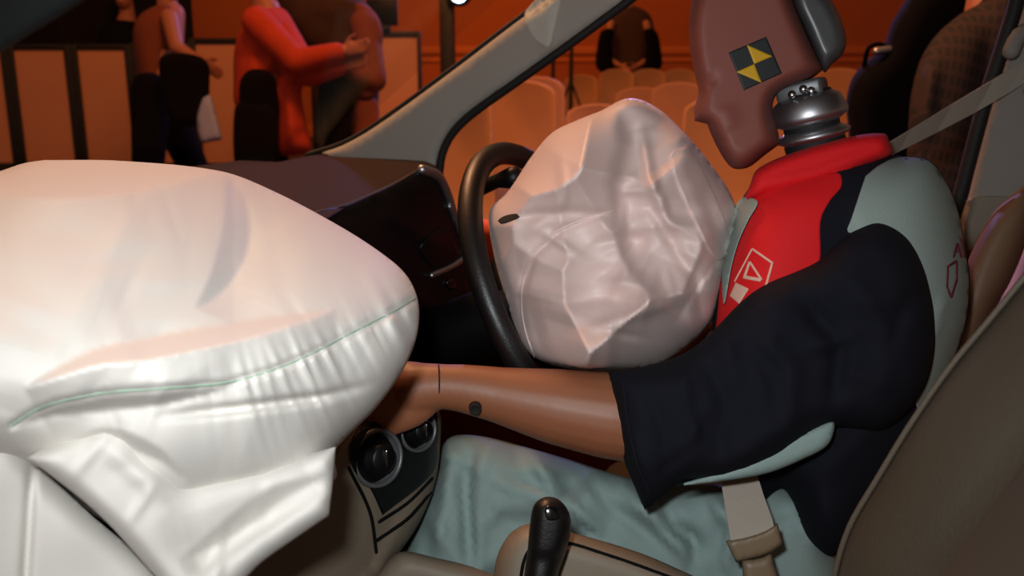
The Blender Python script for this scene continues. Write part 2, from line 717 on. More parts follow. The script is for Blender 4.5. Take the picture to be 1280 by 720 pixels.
def ribbon(centres, sides, thick):
    """a flat band: centre points, half-width vectors, thickness"""
    n = len(centres)
    C_ = [Vector(c) for c in centres]
    W_ = [Vector(s) for s in sides]
    vs, fs = [], []
    for i in range(n):
        d = (C_[min(i + 1, n - 1)] - C_[max(i - 1, 0)]).normalized()
        nn = d.cross(W_[i]).normalized() * thick / 2
        vs += [C_[i] - W_[i] - nn, C_[i] + W_[i] - nn, C_[i] + W_[i] + nn, C_[i] - W_[i] + nn]
    for i in range(n - 1):
        for k in range(4):
            a, b = i * 4 + k, i * 4 + (k + 1) % 4
            fs.append((a, b, b + 4, a + 4))
    fs += [(3, 2, 1, 0), (n * 4 - 4, n * 4 - 3, n * 4 - 2, n * 4 - 1)]
    return mesh_of(vs, fs, False)


def slab(outline, pl, thick, bevel=0.0, seg=8.0):
    """a flat plate with a drawn outline lying in a plane of the world, thickness going away from the viewer"""
    poly = spline(outline, True, seg)
    tri, pts, nb = triangulate(poly, 1e9)
    D = pl(pts[:, 0], pts[:, 1])
    n = len(pts)
    a, b = PD(pts[:, 0], pts[:, 1], D), PD(pts[:, 0], pts[:, 1], D + thick)
    fs = [tuple(t) for t in tri] + [tuple(i + n for i in reversed(t)) for t in tri]
    fs += [(i, (i + 1) % nb, (i + 1) % nb + n, i + n) for i in range(nb)]
    return mesh_of(np.vstack([a, b]), fs, False)


#@SCENE
# ------------------------------------------------------------------ the hall (setting)
H = np.array([-math.sin(YAW), math.cos(YAW), 0.0])
ROT = Matrix.Rotation(YAW, 3, 'Z')


def hall(a, d, z):
    """a point a metres to the right of and d metres ahead of the viewer, at height z"""
    return Vector((EYE[0] + RIGHT[0] * a + H[0] * d, EYE[1] + RIGHT[1] * a + H[1] * d, z))


def hall_box(name, a0, a1, d0, d1, z0, z1, material, parent=None, bevel=0.0):
    me = box_mesh((a0, d0, z0), (a1, d1, z1), bevel)
    me.transform(Matrix.Translation(Vector((EYE[0], EYE[1], 0))) @ ROT.to_4x4())
    return place(name, me, material, parent)


prop(hall_box('floor', -14, 14, -3, 15.2, -0.1, 0.0, M['carpet']), 'dark red-brown hall carpet under car and chairs', 'floor', kind='structure')
prop(hall_box('wall_back', -14, 14, 15, 15.2, 0, 6, M['wall']), 'plain amber-lit back wall of the hall', 'wall', kind='structure')
for i, (z0, z1, dd) in enumerate(((1.30, 1.42, 0.04), (1.18, 1.24, 0.03), (0.0, 0.2, 0.03))):
    prop(hall_box('trim_%d' % (i + 1), -5.0, 14, 15 - dd, 15.0, z0, z1, M['moulding'], None, 0.01),
         ('upper moulding along the back wall', 'lower moulding along the back wall', 'skirting along the back wall')[i], 'trim', kind='structure')

# black drape behind the partitions
bm = bmesh.new()
n = 90
vs = []
for i in range(n + 1):
    a = -9.0 + (6.45) * i / n
    d = 7.6 + 0.05 * math.sin(i * 1.7) + 0.02 * math.sin(i * 0.63)
    vs.append((bm.verts.new(hall(a, d, 0.01)), bm.verts.new(hall(a, d, 3.6))))
for i in range(n):
    bm.faces.new((vs[i][0], vs[i + 1][0], vs[i + 1][1], vs[i][1]))
bmesh.ops.solidify(bm, geom=bm.faces[:], thickness=0.02)
prop(place('stage_curtain', bm_mesh(bm), M['curtain']), 'tall pleated black curtain behind the panel partitions', 'curtain')

# partitions: black frames with a pale board each
PD_ = 6.5
units = [(-75, 30, 1.225, 'panel partition farthest left, cut by the edge of the photo'),
         (30, 107, 1.225, 'panel partition second from the left, whole board showing'),
         (107, 180, 1.225, 'panel partition just left of the person with the black bag'),
         (180, 250, 1.235, 'panel partition behind the legs of the person with the black bag'),
         (250, 345, 1.265, 'panel partition behind the back of the orange-coated person'),
         (395, 530, 1.31, 'wide panel partition below the black monitor')]
for x0, x1, zt, lab in units:
    a0, a1 = (x0 - 640) / F * PD_, (x1 - 640) / F * PD_
    p = thing('panel_partition', lab, 'partition', hall((a0 + a1) / 2, PD_, 0), 'row of framed partitions')
    w = 0.045 if x0 < 300 else 0.025
    hall_box('post', a0, a0 + w, PD_ - 0.03, PD_ + 0.03, 0, zt, M['frame'], p, 0.004)
    hall_box('post', a1 - w, a1, PD_ - 0.03, PD_ + 0.03, 0, zt, M['frame'], p, 0.004)
    hall_box('rail', a0 + w, a1 - w, PD_ - 0.028, PD_ + 0.028, zt - 0.035, zt, M['frame'], p, 0.004)
    hall_box('rail', a0 + w, a1 - w, PD_ - 0.028, PD_ + 0.028, 0.0, 0.42, M['frame'], p, 0.004)
    hall_box('board', a0 + w, a1 - w, PD_ - 0.012, PD_ + 0.012, 0.42, zt - 0.035, M['panel'], p)

mon = thing('monitor', 'small black monitor standing on top of the wide partition', 'monitor', V(486, 42, 6.5))
c0, c1 = (466 - 640) / F * 6.5, (503 - 640) / F * 6.5
hall_box('screen', c0, c1, 6.47, 6.51, 1.345, 1.52, M['black_plastic'], mon, 0.008)
hall_box('foot', (c0 + c1) / 2 - 0.05, (c0 + c1) / 2 + 0.05, 6.45, 6.55, 1.31, 1.345, M['frame'], mon, 0.005)

# lamp on its black column
t = thing('spotlight', 'bluish white spotlight on a tall black column behind the partitions', 'lamp', hall((562 - 640) / F * 7.2, 7.2, 0))
cx = (562 - 640) / F * 7.2
hall_box('column', cx - 0.055, cx + 0.055, 7.15, 7.27, 0, 1.78, M['frame'], t, 0.01)
lm = bmesh.new()
hd = hall(cx + 0.10, 7.08, 1.605)
housing = lathe([(0.05, -0.12), (0.09, -0.08), (0.10, 0.0), (0.095, 0.03), (0.088, 0.03)], hd, Vector((0.25, -0.9, -0.25)), 28)
place('housing', housing, M['frame'], t)
place('lens', lathe([(0.0, 0.034), (0.05, 0.032), (0.086, 0.026)], hd, Vector((0.25, -0.9, -0.25)), 28), M['lens'], t)

# tripod stands between the chairs
for k, (px, D, top, lab) in enumerate(((712, 9.6, 1.42, 'thin black tripod stand just left of the guest with black sleeves'), (690, 10.5, 1.36, 'thin tripod stand half behind the grey windscreen pillar'))):
    a = (px - 640) / F * D
    t = thing('tripod_stand', lab, 'stand', hall(a, D, 0))
    place('pole', tube([hall(a, D, 0.45), hall(a, D, top)], 0.022, 10), M['frame'], t)
    for j in range(3):
        q = 2 * math.pi * j / 3 + 0.5 + k
        place('leg', tube([hall(a, D, 0.95), hall(a + 0.42 * math.cos(q), D + 0.42 * math.sin(q), 0.015)], 0.012, 8), M['frame'], t)

# ------------------------------------------------------------------ covered chairs
def chair_cover_back():
    prof = []
    for i in range(13):
        a = math.pi * i / 12
        prof.append((0.205 * math.cos(a) * (1.0 if abs(math.cos(a)) < .8 else 1.0), 0.87 + 0.085 * math.sin(a)))
    out = [(0.235, 0.01), (0.215, 0.45)] + prof + [(-0.215, 0.45), (-0.235, 0.01)]
    bm_ = bmesh.new()
    rings = []
    for y, s in ((-0.255, 0.93), (-0.27, 1.0), (-0.245, 1.0), (-0.215, 0.96)):
        rings.append([bm_.verts.new((x * s, y - 0.06 * max(0, (z - 0.45)), 0.01 + (z - 0.01) * (1 - (1 - s) * 0.25))) for x, z in out])
    for A, B in zip(rings, rings[1:]):
        for k in range(len(out)):
            k2 = (k + 1) % len(out)
            bm_.faces.new((A[k], A[k2], B[k2], B[k]))
    bm_.faces.new(rings[0])
    bm_.faces.new(rings[-1])
    return bm_mesh(bm_)


def chair_cover_seat():
    bm_ = bmesh.new()
    rings = []
    for z, s in ((0.01, 1.1), (0.25, 1.04), (0.44, 1.0), (0.465, 0.97), (0.47, 0.9)):
        ring = []
        for k in range(40):
            a = 2 * math.pi * k / 40
            c, s_ = math.cos(a), math.sin(a)
            r = 1 / max(abs(c), abs(s_)) ** 0.82
            wob = 1 + 0.02 * math.sin(k * 2.3) * (0.46 - z)
            ring.append(bm_.verts.new((0.2 * c * r * s * wob, 0.2 * s_ * r * s * wob - 0.01, z)))
        rings.append(ring)
    for A, B in zip(rings, rings[1:]):
        for k in range(40):
            bm_.faces.new((A[k], A[(k + 1) % 40], B[(k + 1) % 40], B[k]))
    bm_.faces.new(rings[0])
    bm_.faces.new(rings[-1])
    return bm_mesh(bm_)


chairs = [(588, 112, 4.9, 'covered chair nearest the windscreen pillar, left of the dark gap'),
          (666, 100, 5.7, 'covered chair right of the dark gap above the steering wheel'),
          (683, 95, 6.6, 'covered chair whose top shows behind the one over the steering wheel'),
          (730, 93, 11.5, 'narrow far covered chair standing alone left of the rear row'),
          (757, 128, 6.0, 'covered chair half hidden by the top left slope of the driver airbag'),
          (777, 86, 11.0, 'left chair of the far row before the guest with black sleeves'),
          (813, 85, 11.0, 'middle chair of the far row before the guest with black sleeves'),
          (850, 80, 11.0, 'right chair of the far row beside the dummy face'),
          (808, 108, 7.6, 'covered chair behind the very top of the driver airbag'),
          (850, 102, 7.3, 'covered chair between the airbag top and the dummy face'),
          (905, 120, 5.2, 'covered chair between the driver airbag and the dummy chin'),
          (965, 105, 6.2, 'covered chair showing in the gap between dummy jaw and red collar'),
          (1045, 78, 7.6, 'covered chair showing between the dummy neck and the black backpack')]
proto = None
for px, py, D, lab in chairs:
    a = (px - 640) / F * D
    d = D * math.cos(PITCH) + D * (88 - 360) / F * math.sin(PITCH) * -0.0
    zt = float(PD(px, py, D)[2])
    pos = V(px, py, D)
    loc = Vector((pos.x, pos.y, 0))
    if proto is None:
        proto = thing('banquet_chair', lab, 'chair', loc, 'white covered banquet chairs')
        o = proto
        kids = []
        for nm, me in (('back_cover', chair_cover_back()), ('seat_cover', chair_cover_seat())):
            c = bpy.data.objects.new(nm, me)
            me.materials.append(M['cover'])
            c.parent = o
            COL.objects.link(c)
            kids.append(c)
    else:
        o = proto.copy()
        COL.objects.link(o)
        o.location = loc
        o['label'] = lab
        for c in kids:
            q = c.copy()
            q.parent = o
            COL.objects.link(q)
    o.rotation_euler = (0, 0, YAW - 0.25 + 0.06 * math.sin(px))
    o.scale = (1, 1, max(0.85, min(1.12, zt / 0.955)))


# ------------------------------------------------------------------ guests
def add_head(bm_, c, f, k=1.0):
    """skull, jaw, nose, ears, neck; f is the way the face looks"""
    f = Vector(f).normalized()
    up = Vector((0, 0, 1))
    s = f.cross(up).normalized()
    up = s.cross(f)
    ax = (s, f, up)
    c = Vector(c)
    ball(bm_, c + up * 0.03 * k - f * 0.01 * k, (0.075 * k, 0.095 * k, 0.09 * k), ax, 3)
    ball(bm_, c - up * 0.05 * k + f * 0.025 * k, (0.055 * k, 0.065 * k, 0.07 * k), ax, 2)
    ball(bm_, c + f * 0.095 * k - up * 0.015 * k, (0.013 * k, 0.02 * k, 0.025 * k), ax, 2)
    ball(bm_, c + f * 0.083 * k - up * 0.062 * k, (0.024 * k, 0.012 * k, 0.008 * k), ax, 2)
    for q in (-1, 1):
        ball(bm_, c + s * q * 0.076 * k - f * 0.01 * k, (0.010 * k, 0.02 * k, 0.03 * k), ax, 2)
        ball(bm_, c + s * q * 0.03 * k + f * 0.082 * k + up * 0.012 * k, (0.013 * k, 0.01 * k, 0.008 * k), ax, 2)
    tube([c - up * 0.04 * k - f * 0.02 * k, c - up * 0.2 * k - f * 0.03 * k], [0.052 * k, 0.06 * k], 12, bm=bm_)


def add_hand(bm_, wrist, way, side, k=1.0, curl=0.5):
    """palm with four unequal bent fingers and a thumb from its side"""
    wrist, way, side = Vector(wrist), Vector(way).normalized(), Vector(side)
    side = (side - way * side.dot(way)).normalized()
    nrm = way.cross(side)
    ball(bm_, wrist + way * 0.045 * k, (0.055 * k, 0.04 * k, 0.016 * k), (way, side, nrm), 2)
    for i, L in enumerate((0.068, 0.078, 0.072, 0.056)):
        b = wrist + way * 0.085 * k + side * (0.027 - 0.018 * i) * k
        m = b + way * L * 0.5 * k + nrm * 0.1 * L * curl * k
        e = m + (way * (1 - curl * 0.6) + nrm * curl).normalized() * L * 0.5 * k
        tube([b - way * 0.02 * k, m, e], [0.0095 * k, 0.009 * k, 0.0075 * k], 8, bm=bm_)
    b = wrist + way * 0.03 * k + side * 0.03 * k
    tube([b, b + way * 0.025 * k + side * 0.025 * k, b + way * 0.055 * k + side * 0.032 * k + nrm * 0.01], [0.012 * k, 0.011 * k, 0.009 * k], 8, bm=bm_)


def guest(label, D, head, face, pelvis, arms, coat, coat_mat, coat_front=0.13, sleeves=None, legs=None, trouser=None, hair=True, skin=None, folds=()):
    hp = V(*head[:2], D)
    pv = V(*pelvis, D)
    base = Vector((pv.x, pv.y, 0))
    g = thing('person', label, 'person', base)
    bm_ = bmesh.new()
    add_head(bm_, hp, face)
    neck = hp - Vector((0, 0, 0.2))
    tube([neck, (neck + pv) / 2, pv], [0.07, 0.1, 0.11], 14, bm=bm_)
    sl_ = []
    fd = Vector(H)
    for sh, el, wr in arms:
        a, b, c = V(sh[0], sh[1], D + sh[2]), V(el[0], el[1], D + el[2]), V(wr[0], wr[1], D + wr[2])
        tube([a, b], [0.05, 0.042], 10, bm=bm_)
        tube([b, c], [0.042, 0.03], 10, bm=bm_)
        add_hand(bm_, c, c - b, Vector((0, 0, 1)))
        if sleeves:
            qb = bmesh.new()
            tube([a, b], [0.085, 0.07], 14, bm=qb)
            tube([b, b + (c - b) * 0.88], [0.07, 0.052], 14, bm=qb)
            sl_.append(fuse(qb, 0.012, 4))
    for me in sl_:
        place('sleeve', me, sleeves, g)
    tb = bmesh.new()
    for i, q in enumerate((-1, 1)):
        hip = pv + fd * 0.09 * q
        if legs:
            kx, ax = legs[i]
            an = V(ax, 300, D)
            an = Vector((an.x, an.y, 0.09)) + fd * 0.09 * q
            kn = (hip + an) / 2
            k2 = V(kx, 215, D)
            kn = Vector((k2.x, k2.y, kn.z)) + fd * 0.09 * q
        else:
            an = Vector((hip.x, hip.y, 0.09))
            kn = (hip + an) / 2
        tube([hip, kn, an], [0.08, 0.058, 0.04], 12, bm=bm_)
        tube([hip + Vector((0, 0, 0.08)), hip, kn, an + Vector((0, 0, 0.03))], [0.1, 0.105, 0.085, 0.075], 14, bm=tb)
        fw = Vector((face[0], face[1], 0)).normalized()
        place('shoe', tube([an - Vector((0, 0, 0.045)) - fw * 0.05, an - Vector((0, 0, 0.05)) + fw * 0.14], [0.045, 0.038], 10), M['black_leather'], g)
    place('body', fuse(bm_, 0.008, 3), skin or M['skin'], g)
    place('trousers', fuse(tb, 0.014, 3), trouser or M['black_cloth'], g)
    if hair:
        hb = bmesh.new()
        f = Vector(face).normalized()
        ball(hb, hp + Vector((0, 0, 0.05)) - f * 0.028, (0.088, 0.088, 0.085), None, 3)
        place('hair', fuse(hb, 0.01, 2), M['hair'], g)
    cf = Field(coat, D + 0.02, coat_front, coat_front * 0.9, 0.9, folds)
    place('coat', cf.solid(6.0), coat_mat, g)
    return g, cf


left, right = tuple(-RIGHT), tuple(RIGHT)
DA = 5.2
gA, cA = guest('person in a rust shirt walking right with a black bag at the hip', DA, (212, -28), right, (196, 130),
               [((212, 22, -0.1), (221, 60, -0.14), (252, 78, -0.16))],
               [(166, 45), (172, 22), (192, 8), (210, 4), (220, 16), (222, 50), (212, 70), (208, 110), (206, 146), (178, 146), (174, 100)],
               M['tan_cloth'], 0.12, legs=[(192, 185), (238, 262)],
               folds=[ridge([(204, 20), (203, 140)], 5, -0.03)])
prop(place('shoulder_bag', Field([(200, 72), (225, 66), (258, 76), (262, 110), (258, 150), (236, 158), (212, 148), (203, 115)], DA - 0.22, 0.07, 0.06, 0.6, [crumple(3, (200, 66, 262, 158), 14, 0.012, 22)]).solid(5),
           M['black_cloth']), 'bulky black bag carried at the hip by the walking person', 'bag')
prop(place('plastic_bag', Field([(254, 122), (262, 118), (272, 150), (277, 174), (268, 176), (252, 178), (246, 150)], DA - 0.30, 0.03, 0.03, 0.7).solid(4),
           M['blue_paper']), 'pale bluish plastic bag hanging below the black bag', 'bag')

DB = 4.9
gB, cB = guest('person in a long orange coat reaching both arms to the right', DB, (332, -36), right, (330, 128),
               [((322, 28, -0.12), (372, 78, -0.2), (428, 64, -0.24)), ((345, 28, 0.05), (385, 92, -0.12), (428, 82, -0.18))],
               [(292, 100), (294, 55), (308, 24), (332, 8), (354, 16), (364, 42), (377, 62), (400, 64), (436, 54), (444, 62), (432, 78), (400, 96), (378, 110), (382, 150), (388, 188), (368, 194), (346, 192), (344, 160), (338, 133), (296, 134)],
               M['orange_cloth'], 0.13, sleeves=M['orange_cloth'],
               folds=[ridge([(330, 95), (352, 100)], 7, -0.05), ridge([(318, 60), (312, 130)], 5, 0.02), ridge([(352, 60), (345, 92), (395, 84), (430, 76)], 4, -0.04), ridge([(362, 120), (366, 190)], 5, 0.03), crumple(5, (292, 10, 440, 190), 22, 0.02, 28)])
prop(place('shoulder_bag', Field([(293, 136), (300, 129), (332, 129), (344, 140), (346, 200), (340, 215), (298, 215), (292, 195)], DB - 0.16, 0.05, 0.05, 0.5).solid(5),
           M['black_cloth']), 'boxy black bag hanging against the orange coat', 'bag')

DC = 5.3
gC, cC = guest('person in dark brown clothes with a rust sleeve facing the orange-coated person', DC, (408, -42), left, (425, 130),
               [((455, 30, -0.1), (468, 100, -0.14), (436, 88, -0.2))],
               [(350, -16), (352, 20), (364, 40), (380, 60), (392, 66), (388, 100), (392, 150), (396, 200), (440, 200), (468, 150), (474, 110), (468, 60), (476, 42), (464, 12), (446, -6), (400, -22)],
               M['dark_cloth'], 0.13, sleeves=M['tan_cloth'], folds=[crumple(8, (350, 0, 470, 190), 14, 0.02, 30)])
place('sleeve', Field([(444, 4), (458, 6), (474, 24), (479, 48), (474, 72), (474, 100), (468, 120), (452, 124), (446, 104), (456, 80), (448, 50)], DC - 0.11, 0.05, 0.05).solid(4), M['tan_cloth'], gC)
place('skirt_panel', Field([(446, 126), (470, 124), (474, 160), (470, 200), (448, 200)], DC - 0.10, 0.03, 0.03).solid(4), M['tan_cloth'], gC)

gE, cE = guest('guest in a brown top with black sleeves beyond the far row of chairs', 11.6, (786, -14), tuple(-H), (786, 100),
               [((764, 30, -0.1), (754, 70, -0.1), (775, 82, -0.2)), ((808, 30, -0.1), (818, 70, -0.1), (797, 82, -0.2))],
               [(758, 40), (764, 18), (780, 8), (796, 8), (812, 18), (818, 40), (812, 84), (804, 120), (768, 120), (760, 84)],
               M['dark_cloth'], 0.14)
for sx in (1, -1):
    q = lambda x: 786 + sx * (x - 786)
    place('sleeve', Field([(q(766), 36), (q(752), 38), (q(746), 60), (q(745), 84), (q(756), 92), (q(768), 86), (q(764), 60)], 11.45, 0.08, 0.08).solid(4), M['black_cloth'], gE)
gF, cF = guest('person in black half lost in shadow behind the left partitions', 7.0, (155, -8), tuple(-H), (152, 120),
               [((138, 40, 0), (130, 80, 0), (140, 110, -0.1))],
               [(118, 70), (124, 36), (146, 24), (166, 26), (184, 40), (186, 80), (180, 140), (124, 140)], M['black_cloth'], 0.14)

# guest by the car door with a backpack
DG = 2.25
plaid_folds = [ridge([(1168, 60), (1150, 190)], 10, 0.02), ridge([(1240, 20), (1220, 200)], 14, -0.015)]
gG, cG = guest('person in a dark plaid shirt turned away close beyond the driver window', DG, (1262, -130), tuple(H), (1220, 330),
               [((1205, 60, 0.02), (1200, 200, 0.02), (1210, 330, 0.02))],
               [(1136, 150), (1140, 112), (1152, 72), (1172, 42), (1200, 18), (1226, 0), (1228, -30), (1250, -70), (1330, -80), (1340, 420), (1150, 430), (1134, 220)],
               M['plaid'], 0.13, folds=plaid_folds)
bp = thing('backpack', 'black rounded backpack with a top loop beside the plaid shirt', 'backpack', V(1130, 260, 2.5))
fb = Field([(1060, 160), (1058, 125), (1066, 96), (1084, 76), (1104, 58), (1114, 30), (1132, 0), (1150, -30), (1195, -40), (1215, 0), (1215, 240), (1190, 275), (1120, 262), (1080, 230), (1064, 195)], 2.45, 0.12, 0.08, 0.6)
place('bag', fb.solid(8), M['black_cloth'], bp)
place('carry_loop', tube(spline([tuple(V(1080, 82, 2.40)), tuple(V(1086, 60, 2.38)), tuple(V(1100, 55, 2.38)), tuple(V(1112, 62, 2.38))], False, 0.01), 0.006, 8), M['black_cloth'], bp)
place('buckle', tube([V(1096, 64, 2.36), V(1112, 62, 2.36)], 0.010, 8), M['satin'], bp)

# ------------------------------------------------------------------ the car body
car = thing('car', 'grey-trimmed car body around the dummy, pillars and far door', 'car', (-0.4, 0.8, 0.0))
py = lambda Y: plane((0, Y, 0), (0, 1, 0))
pxn = lambda X: plane((X, 0, 0), (1, 0, 0))

ap = Field([(402, 191, 'c'), (430, 181), (470, 158), (560, 93), (640, 32), (700, -12), (745, -50), (850, -60), (790, -4), (722, 46), (645, 101), (592, 138), (566, 162), (551, 190), (546, 222, 'c'), (430, 215, 'c')],
           py(1.42), 0.03, 0.04, 0.35, [ridge([(690, -30), (684, 58)], 7, 0.006, 0.0)], seg=8)
ao = place('windscreen_pillar', ap.solid(8), M['pillar'], car)
ao['label'] = 'broad grey windscreen pillar on the driver side'
place('trim_seam', ap.patch([(657, 14), (700, -18), (690, 52), (683, 60), (664, 44)], 0.002, 0.004), M['pale_trim'], ao)
place('window_seal', tube([on(py(1.40), *p) for p in spline([(800, -10), (722, 48), (645, 103), (592, 141), (567, 165), (553, 192), (548, 226)], False, 12)], 0.0075, 8), M['rubber'], ao)
place('screen_seal', tube([on(py(1.44), *p) for p in spline([(385, 194), (428, 180), (470, 156), (560, 91), (640, 30), (700, -14)], False, 12)], 0.006, 8), M['rubber'], ao)

np_ = Field([(-380, 330), (-380, 230), (-120, 85), (-40, 22), (20, -26), (60, -60), (190, -60), (104, 1), (0, 66), (-60, 105)], py(0.30), 0.025, 0.03, 0.4, seg=12)
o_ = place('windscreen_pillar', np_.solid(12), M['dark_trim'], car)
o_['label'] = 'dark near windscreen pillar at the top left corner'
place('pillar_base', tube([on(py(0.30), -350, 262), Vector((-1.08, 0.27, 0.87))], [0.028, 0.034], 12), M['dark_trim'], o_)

bpil = Field([(1206, 262), (1214, 232), (1238, 130), (1260, 55), (1276, 8), (1290, -60), (1420, -60), (1420, 280), (1290, 284), (1244, 296), (1192, 330), (1196, 300)], py(1.47), 0.02, 0.05, 0.15, seg=10)
bo = place('door_pillar', bpil.solid(10), M['grey_trim'], car)
place('window_seal', tube([on(py(1.44), *p) for p in spline([(1192, 270), (1204, 230), (1232, 125), (1256, 50), (1270, 5), (1284, -60)], False, 12)], 0.010, 8), M['rubber'], bo)
place('lower_trim', bpil.patch([(1206, 252), (1290, 252), (1288, 280), (1244, 292), (1200, 318)], 0.006, 0.012), M['beige'], bo)

place('roof', box_mesh((-0.46, 0.18, 1.31), (1.3, 1.5, 1.36), 0.02), M['grey_trim'], car)
place('floor_pan', box_mesh((-1.25, 0.12, 0.16), (1.3, 1.52, 0.24), 0.02), M['dark_trim'], car)
place('sill', box_mesh((-1.25, 0.10, 0.02), (1.3, 0.24, 0.2), 0.03), M['dark_trim'], car)
place('sill', box_mesh((-1.25, 1.4, 0.02), (1.3, 1.54, 0.2), 0.03), M['dark_trim'], car)
place('cowl', box_mesh((-1.30, 0.12, 0.5), (-1.02, 1.52, 0.875), 0.05, 3), M['black_plastic'], car)
dp = place('door_panel', box_mesh((-0.98, 1.49, 0.2), (0.02, 1.55, 0.78), 0.02), M['door_amber_lit'], car)
place('armrest', box_mesh((-0.7, 1.42, 0.60), (-0.15, 1.50, 0.66), 0.02, 3), M['beige'], dp)
wv = [(-1.05, 0.18, 0.885), (-1.05, 1.46, 0.885), (-0.46, 1.42, 1.31), (-0.46, 0.24, 1.31)]
wn = Vector((-0.5, 0, 0.7)).normalized() * 0.005
wf = [(0, 1, 2, 3), (7, 6, 5, 4)] + [(i, (i + 1) % 4, (i + 1) % 4 + 4, i + 4) for i in range(4)]
place('windscreen', mesh_of([Vector(v) for v in wv] + [Vector(v) + wn for v in wv], wf, False), M['glass'], car)

# ------------------------------------------------------------------ dashboard
dash = thing('dashboard', 'dark dashboard with a brown reflecting top behind the wheel', 'dashboard', (-0.75, 0.8, 0.24))
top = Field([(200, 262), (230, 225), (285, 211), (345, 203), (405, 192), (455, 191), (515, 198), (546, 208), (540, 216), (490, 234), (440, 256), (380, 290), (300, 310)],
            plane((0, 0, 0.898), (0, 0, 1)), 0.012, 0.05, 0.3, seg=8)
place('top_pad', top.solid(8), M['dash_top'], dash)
drv = Field([(380, 275), (440, 251), (490, 229), (538, 206), (556, 222), (572, 270), (586, 320), (604, 370), (628, 416), (650, 446), (640, 458), (560, 452), (512, 446), (470, 470), (400, 470), (370, 380)],
            pxn(-0.60), 0.02, 0.08, 0.6, [ridge([(470, 250), (560, 320)], 12, 0.010), step([(440, 300), (540, 380), (620, 420)], 8, 0.012, 60)], seg=8)
dr = place('driver_panel', drv.solid(8), M['black_plastic'], dash)
place('hood_edge', drv.cord([(528, 212), (546, 219), (558, 240), (568, 272)], 0.007, 0.004), M['satin'], dr)
place('vent_bezel', drv.cord([(562, 258), (574, 288), (582, 318), (566, 332), (540, 344)], 0.004, 0.006), M['satin'], dr)
place('vent_blade', drv.patch([(556, 285), (572, 322), (545, 335), (525, 310)], 0.003, 0.006), M['black_plastic'], dr)
place('button', drv.patch([(558, 352), (566, 349), (570, 358), (562, 362)], 0.006, 0.008), M['black_gloss'], dr)
place('glovebox_panel', box_mesh((-0.95, 0.16, 0.48), (-0.62, 0.76, 0.88), 0.06, 4), M['black_plastic'], dash)
place('bulkhead', box_mesh((-1.02, 0.14, 0.24), (-0.85, 1.46, 0.86), 0.02), M['black_plastic'], dash)
place('column_stalk', tube([V(600, 236, 1.24), V(622, 226, 1.17), V(642, 222, 1.12)], [0.010, 0.009, 0.014], 10), M['black_plastic'], dash)

# centre stack
stk = thing('centre_stack', 'beige centre stack with black heater controls under the hand', 'dashboard', (-0.5, 0.75, 0.24))
sp = plane((-0.5, 0.75, 0.66), (1, -0.15, 0.12))
sf = Field([(400, 590), (430, 545), (470, 522), (520, 512), (548, 511), (550, 560), (544, 604), (526, 650), (500, 690), (462, 740), (380, 800), (240, 800), (280, 690), (380, 640)], sp, 0.035, 0.12, 0.3,
           [step([(560, 600), (500, 645), (470, 700)], 5, -0.008, 30, 0), step([(560, 622), (510, 665), (480, 720)], 5, -0.006, 30, 0)], seg=8)
so = place('fascia', sf.solid(7), M['beige'], stk)
hp_ = place('heater_panel', sf.patch([(438, 560), (446, 538), (470, 525), (515, 515), (546, 513, 'c'), (547, 556), (540, 592), (478, 644, 'c'), (462, 610), (442, 588)], 0.003, 0.008), M['black_plastic'], stk)
for ln in ([(474, 652), (510, 628), (540, 598)], [(470, 676), (510, 648), (538, 616)], [(436, 585), (462, 640), (470, 690)]):
    place('rib', sf.cord(ln, 0.002, 0.0005), M['dark_trim'], stk)
kx = Vector((0.9, -0.38, 0.22))
for kxp, kyp, r in ((469, 572, 0.030), (519, 537, 0.024)):
    c = sf.point(kxp, kyp, 0.002)
    kn = place('knob', lathe([(r * 0.72, -0.004), (r * 0.72, 0.003), (r * 0.52, 0.006), (r * 0.48, 0.016), (r * 0.40, 0.018), (0, 0.017)], c, kx), M['black_plastic'], stk)
    place('ring', lathe([(r * 1.0, -0.004), (r * 1.0, 0.006), (r * 0.92, 0.009), (r * 0.84, 0.006), (r * 0.84, -0.004)], c, kx), M['dark_metal'], kn)
    u, w = frame_of(kx.normalized())
    place('pointer', box_mesh(c + kx.normalized() * 0.015 - Vector((0.001, 0.001, r * 0.3)), c + kx.normalized() * 0.019 + Vector((0.001, 0.001, r * 0.3)), 0.001), M['chrome'], kn)
place('tunnel', box_mesh((-0.9, 0.64, 0.22), (0.3, 0.9, 0.44), 0.05, 4), M['beige'], stk)

# ------------------------------------------------------------------ steering wheel
WC, WT, WR = Vector((-0.3994, 1.0469, 0.7845)), 0.4744, 0.1851
wn_ = Vector((math.cos(WT), 0, math.sin(WT)))
wa = Vector((0, 1, 0))
wb = wn_.cross(wa)
wheel = thing('steering_wheel', 'black steering wheel behind the burst driver airbag', 'steering wheel', WC)
ring = [WC + (wa * math.cos(a) + wb * math.sin(a)) * WR for a in [2 * math.pi * i / 72 for i in range(72)]]
place('rim', tube(ring, 0.0142, 14, closed=True), M['black_leather'], wheel)
hubc = WC - wn_ * 0.045
place('hub', lathe([(0.0, -0.03), (0.05, -0.03), (0.075, -0.01), (0.078, 0.01), (0.06, 0.028), (0.0, 0.03)], hubc, wn_), M['black_plastic'], wheel)
for k, a in enumerate((0.15, math.pi - 0.15, math.pi * 1.42, math.pi * 1.58)):
    e = WC + (wa * math.cos(a) + wb * math.sin(a)) * (WR - 0.004)
    s0 = hubc + (wa * math.cos(a) + wb * math.sin(a)) * 0.06
    place('spoke', tube([s0, (s0 + e) / 2 - wn_ * 0.006, e], [0.02, 0.016, 0.012], 10), M['black_plastic'], wheel)
place('column', tube([hubc - wn_ * 0.02, hubc - wn_ * 0.22], [0.04, 0.05], 16), M['black_plastic'], wheel)

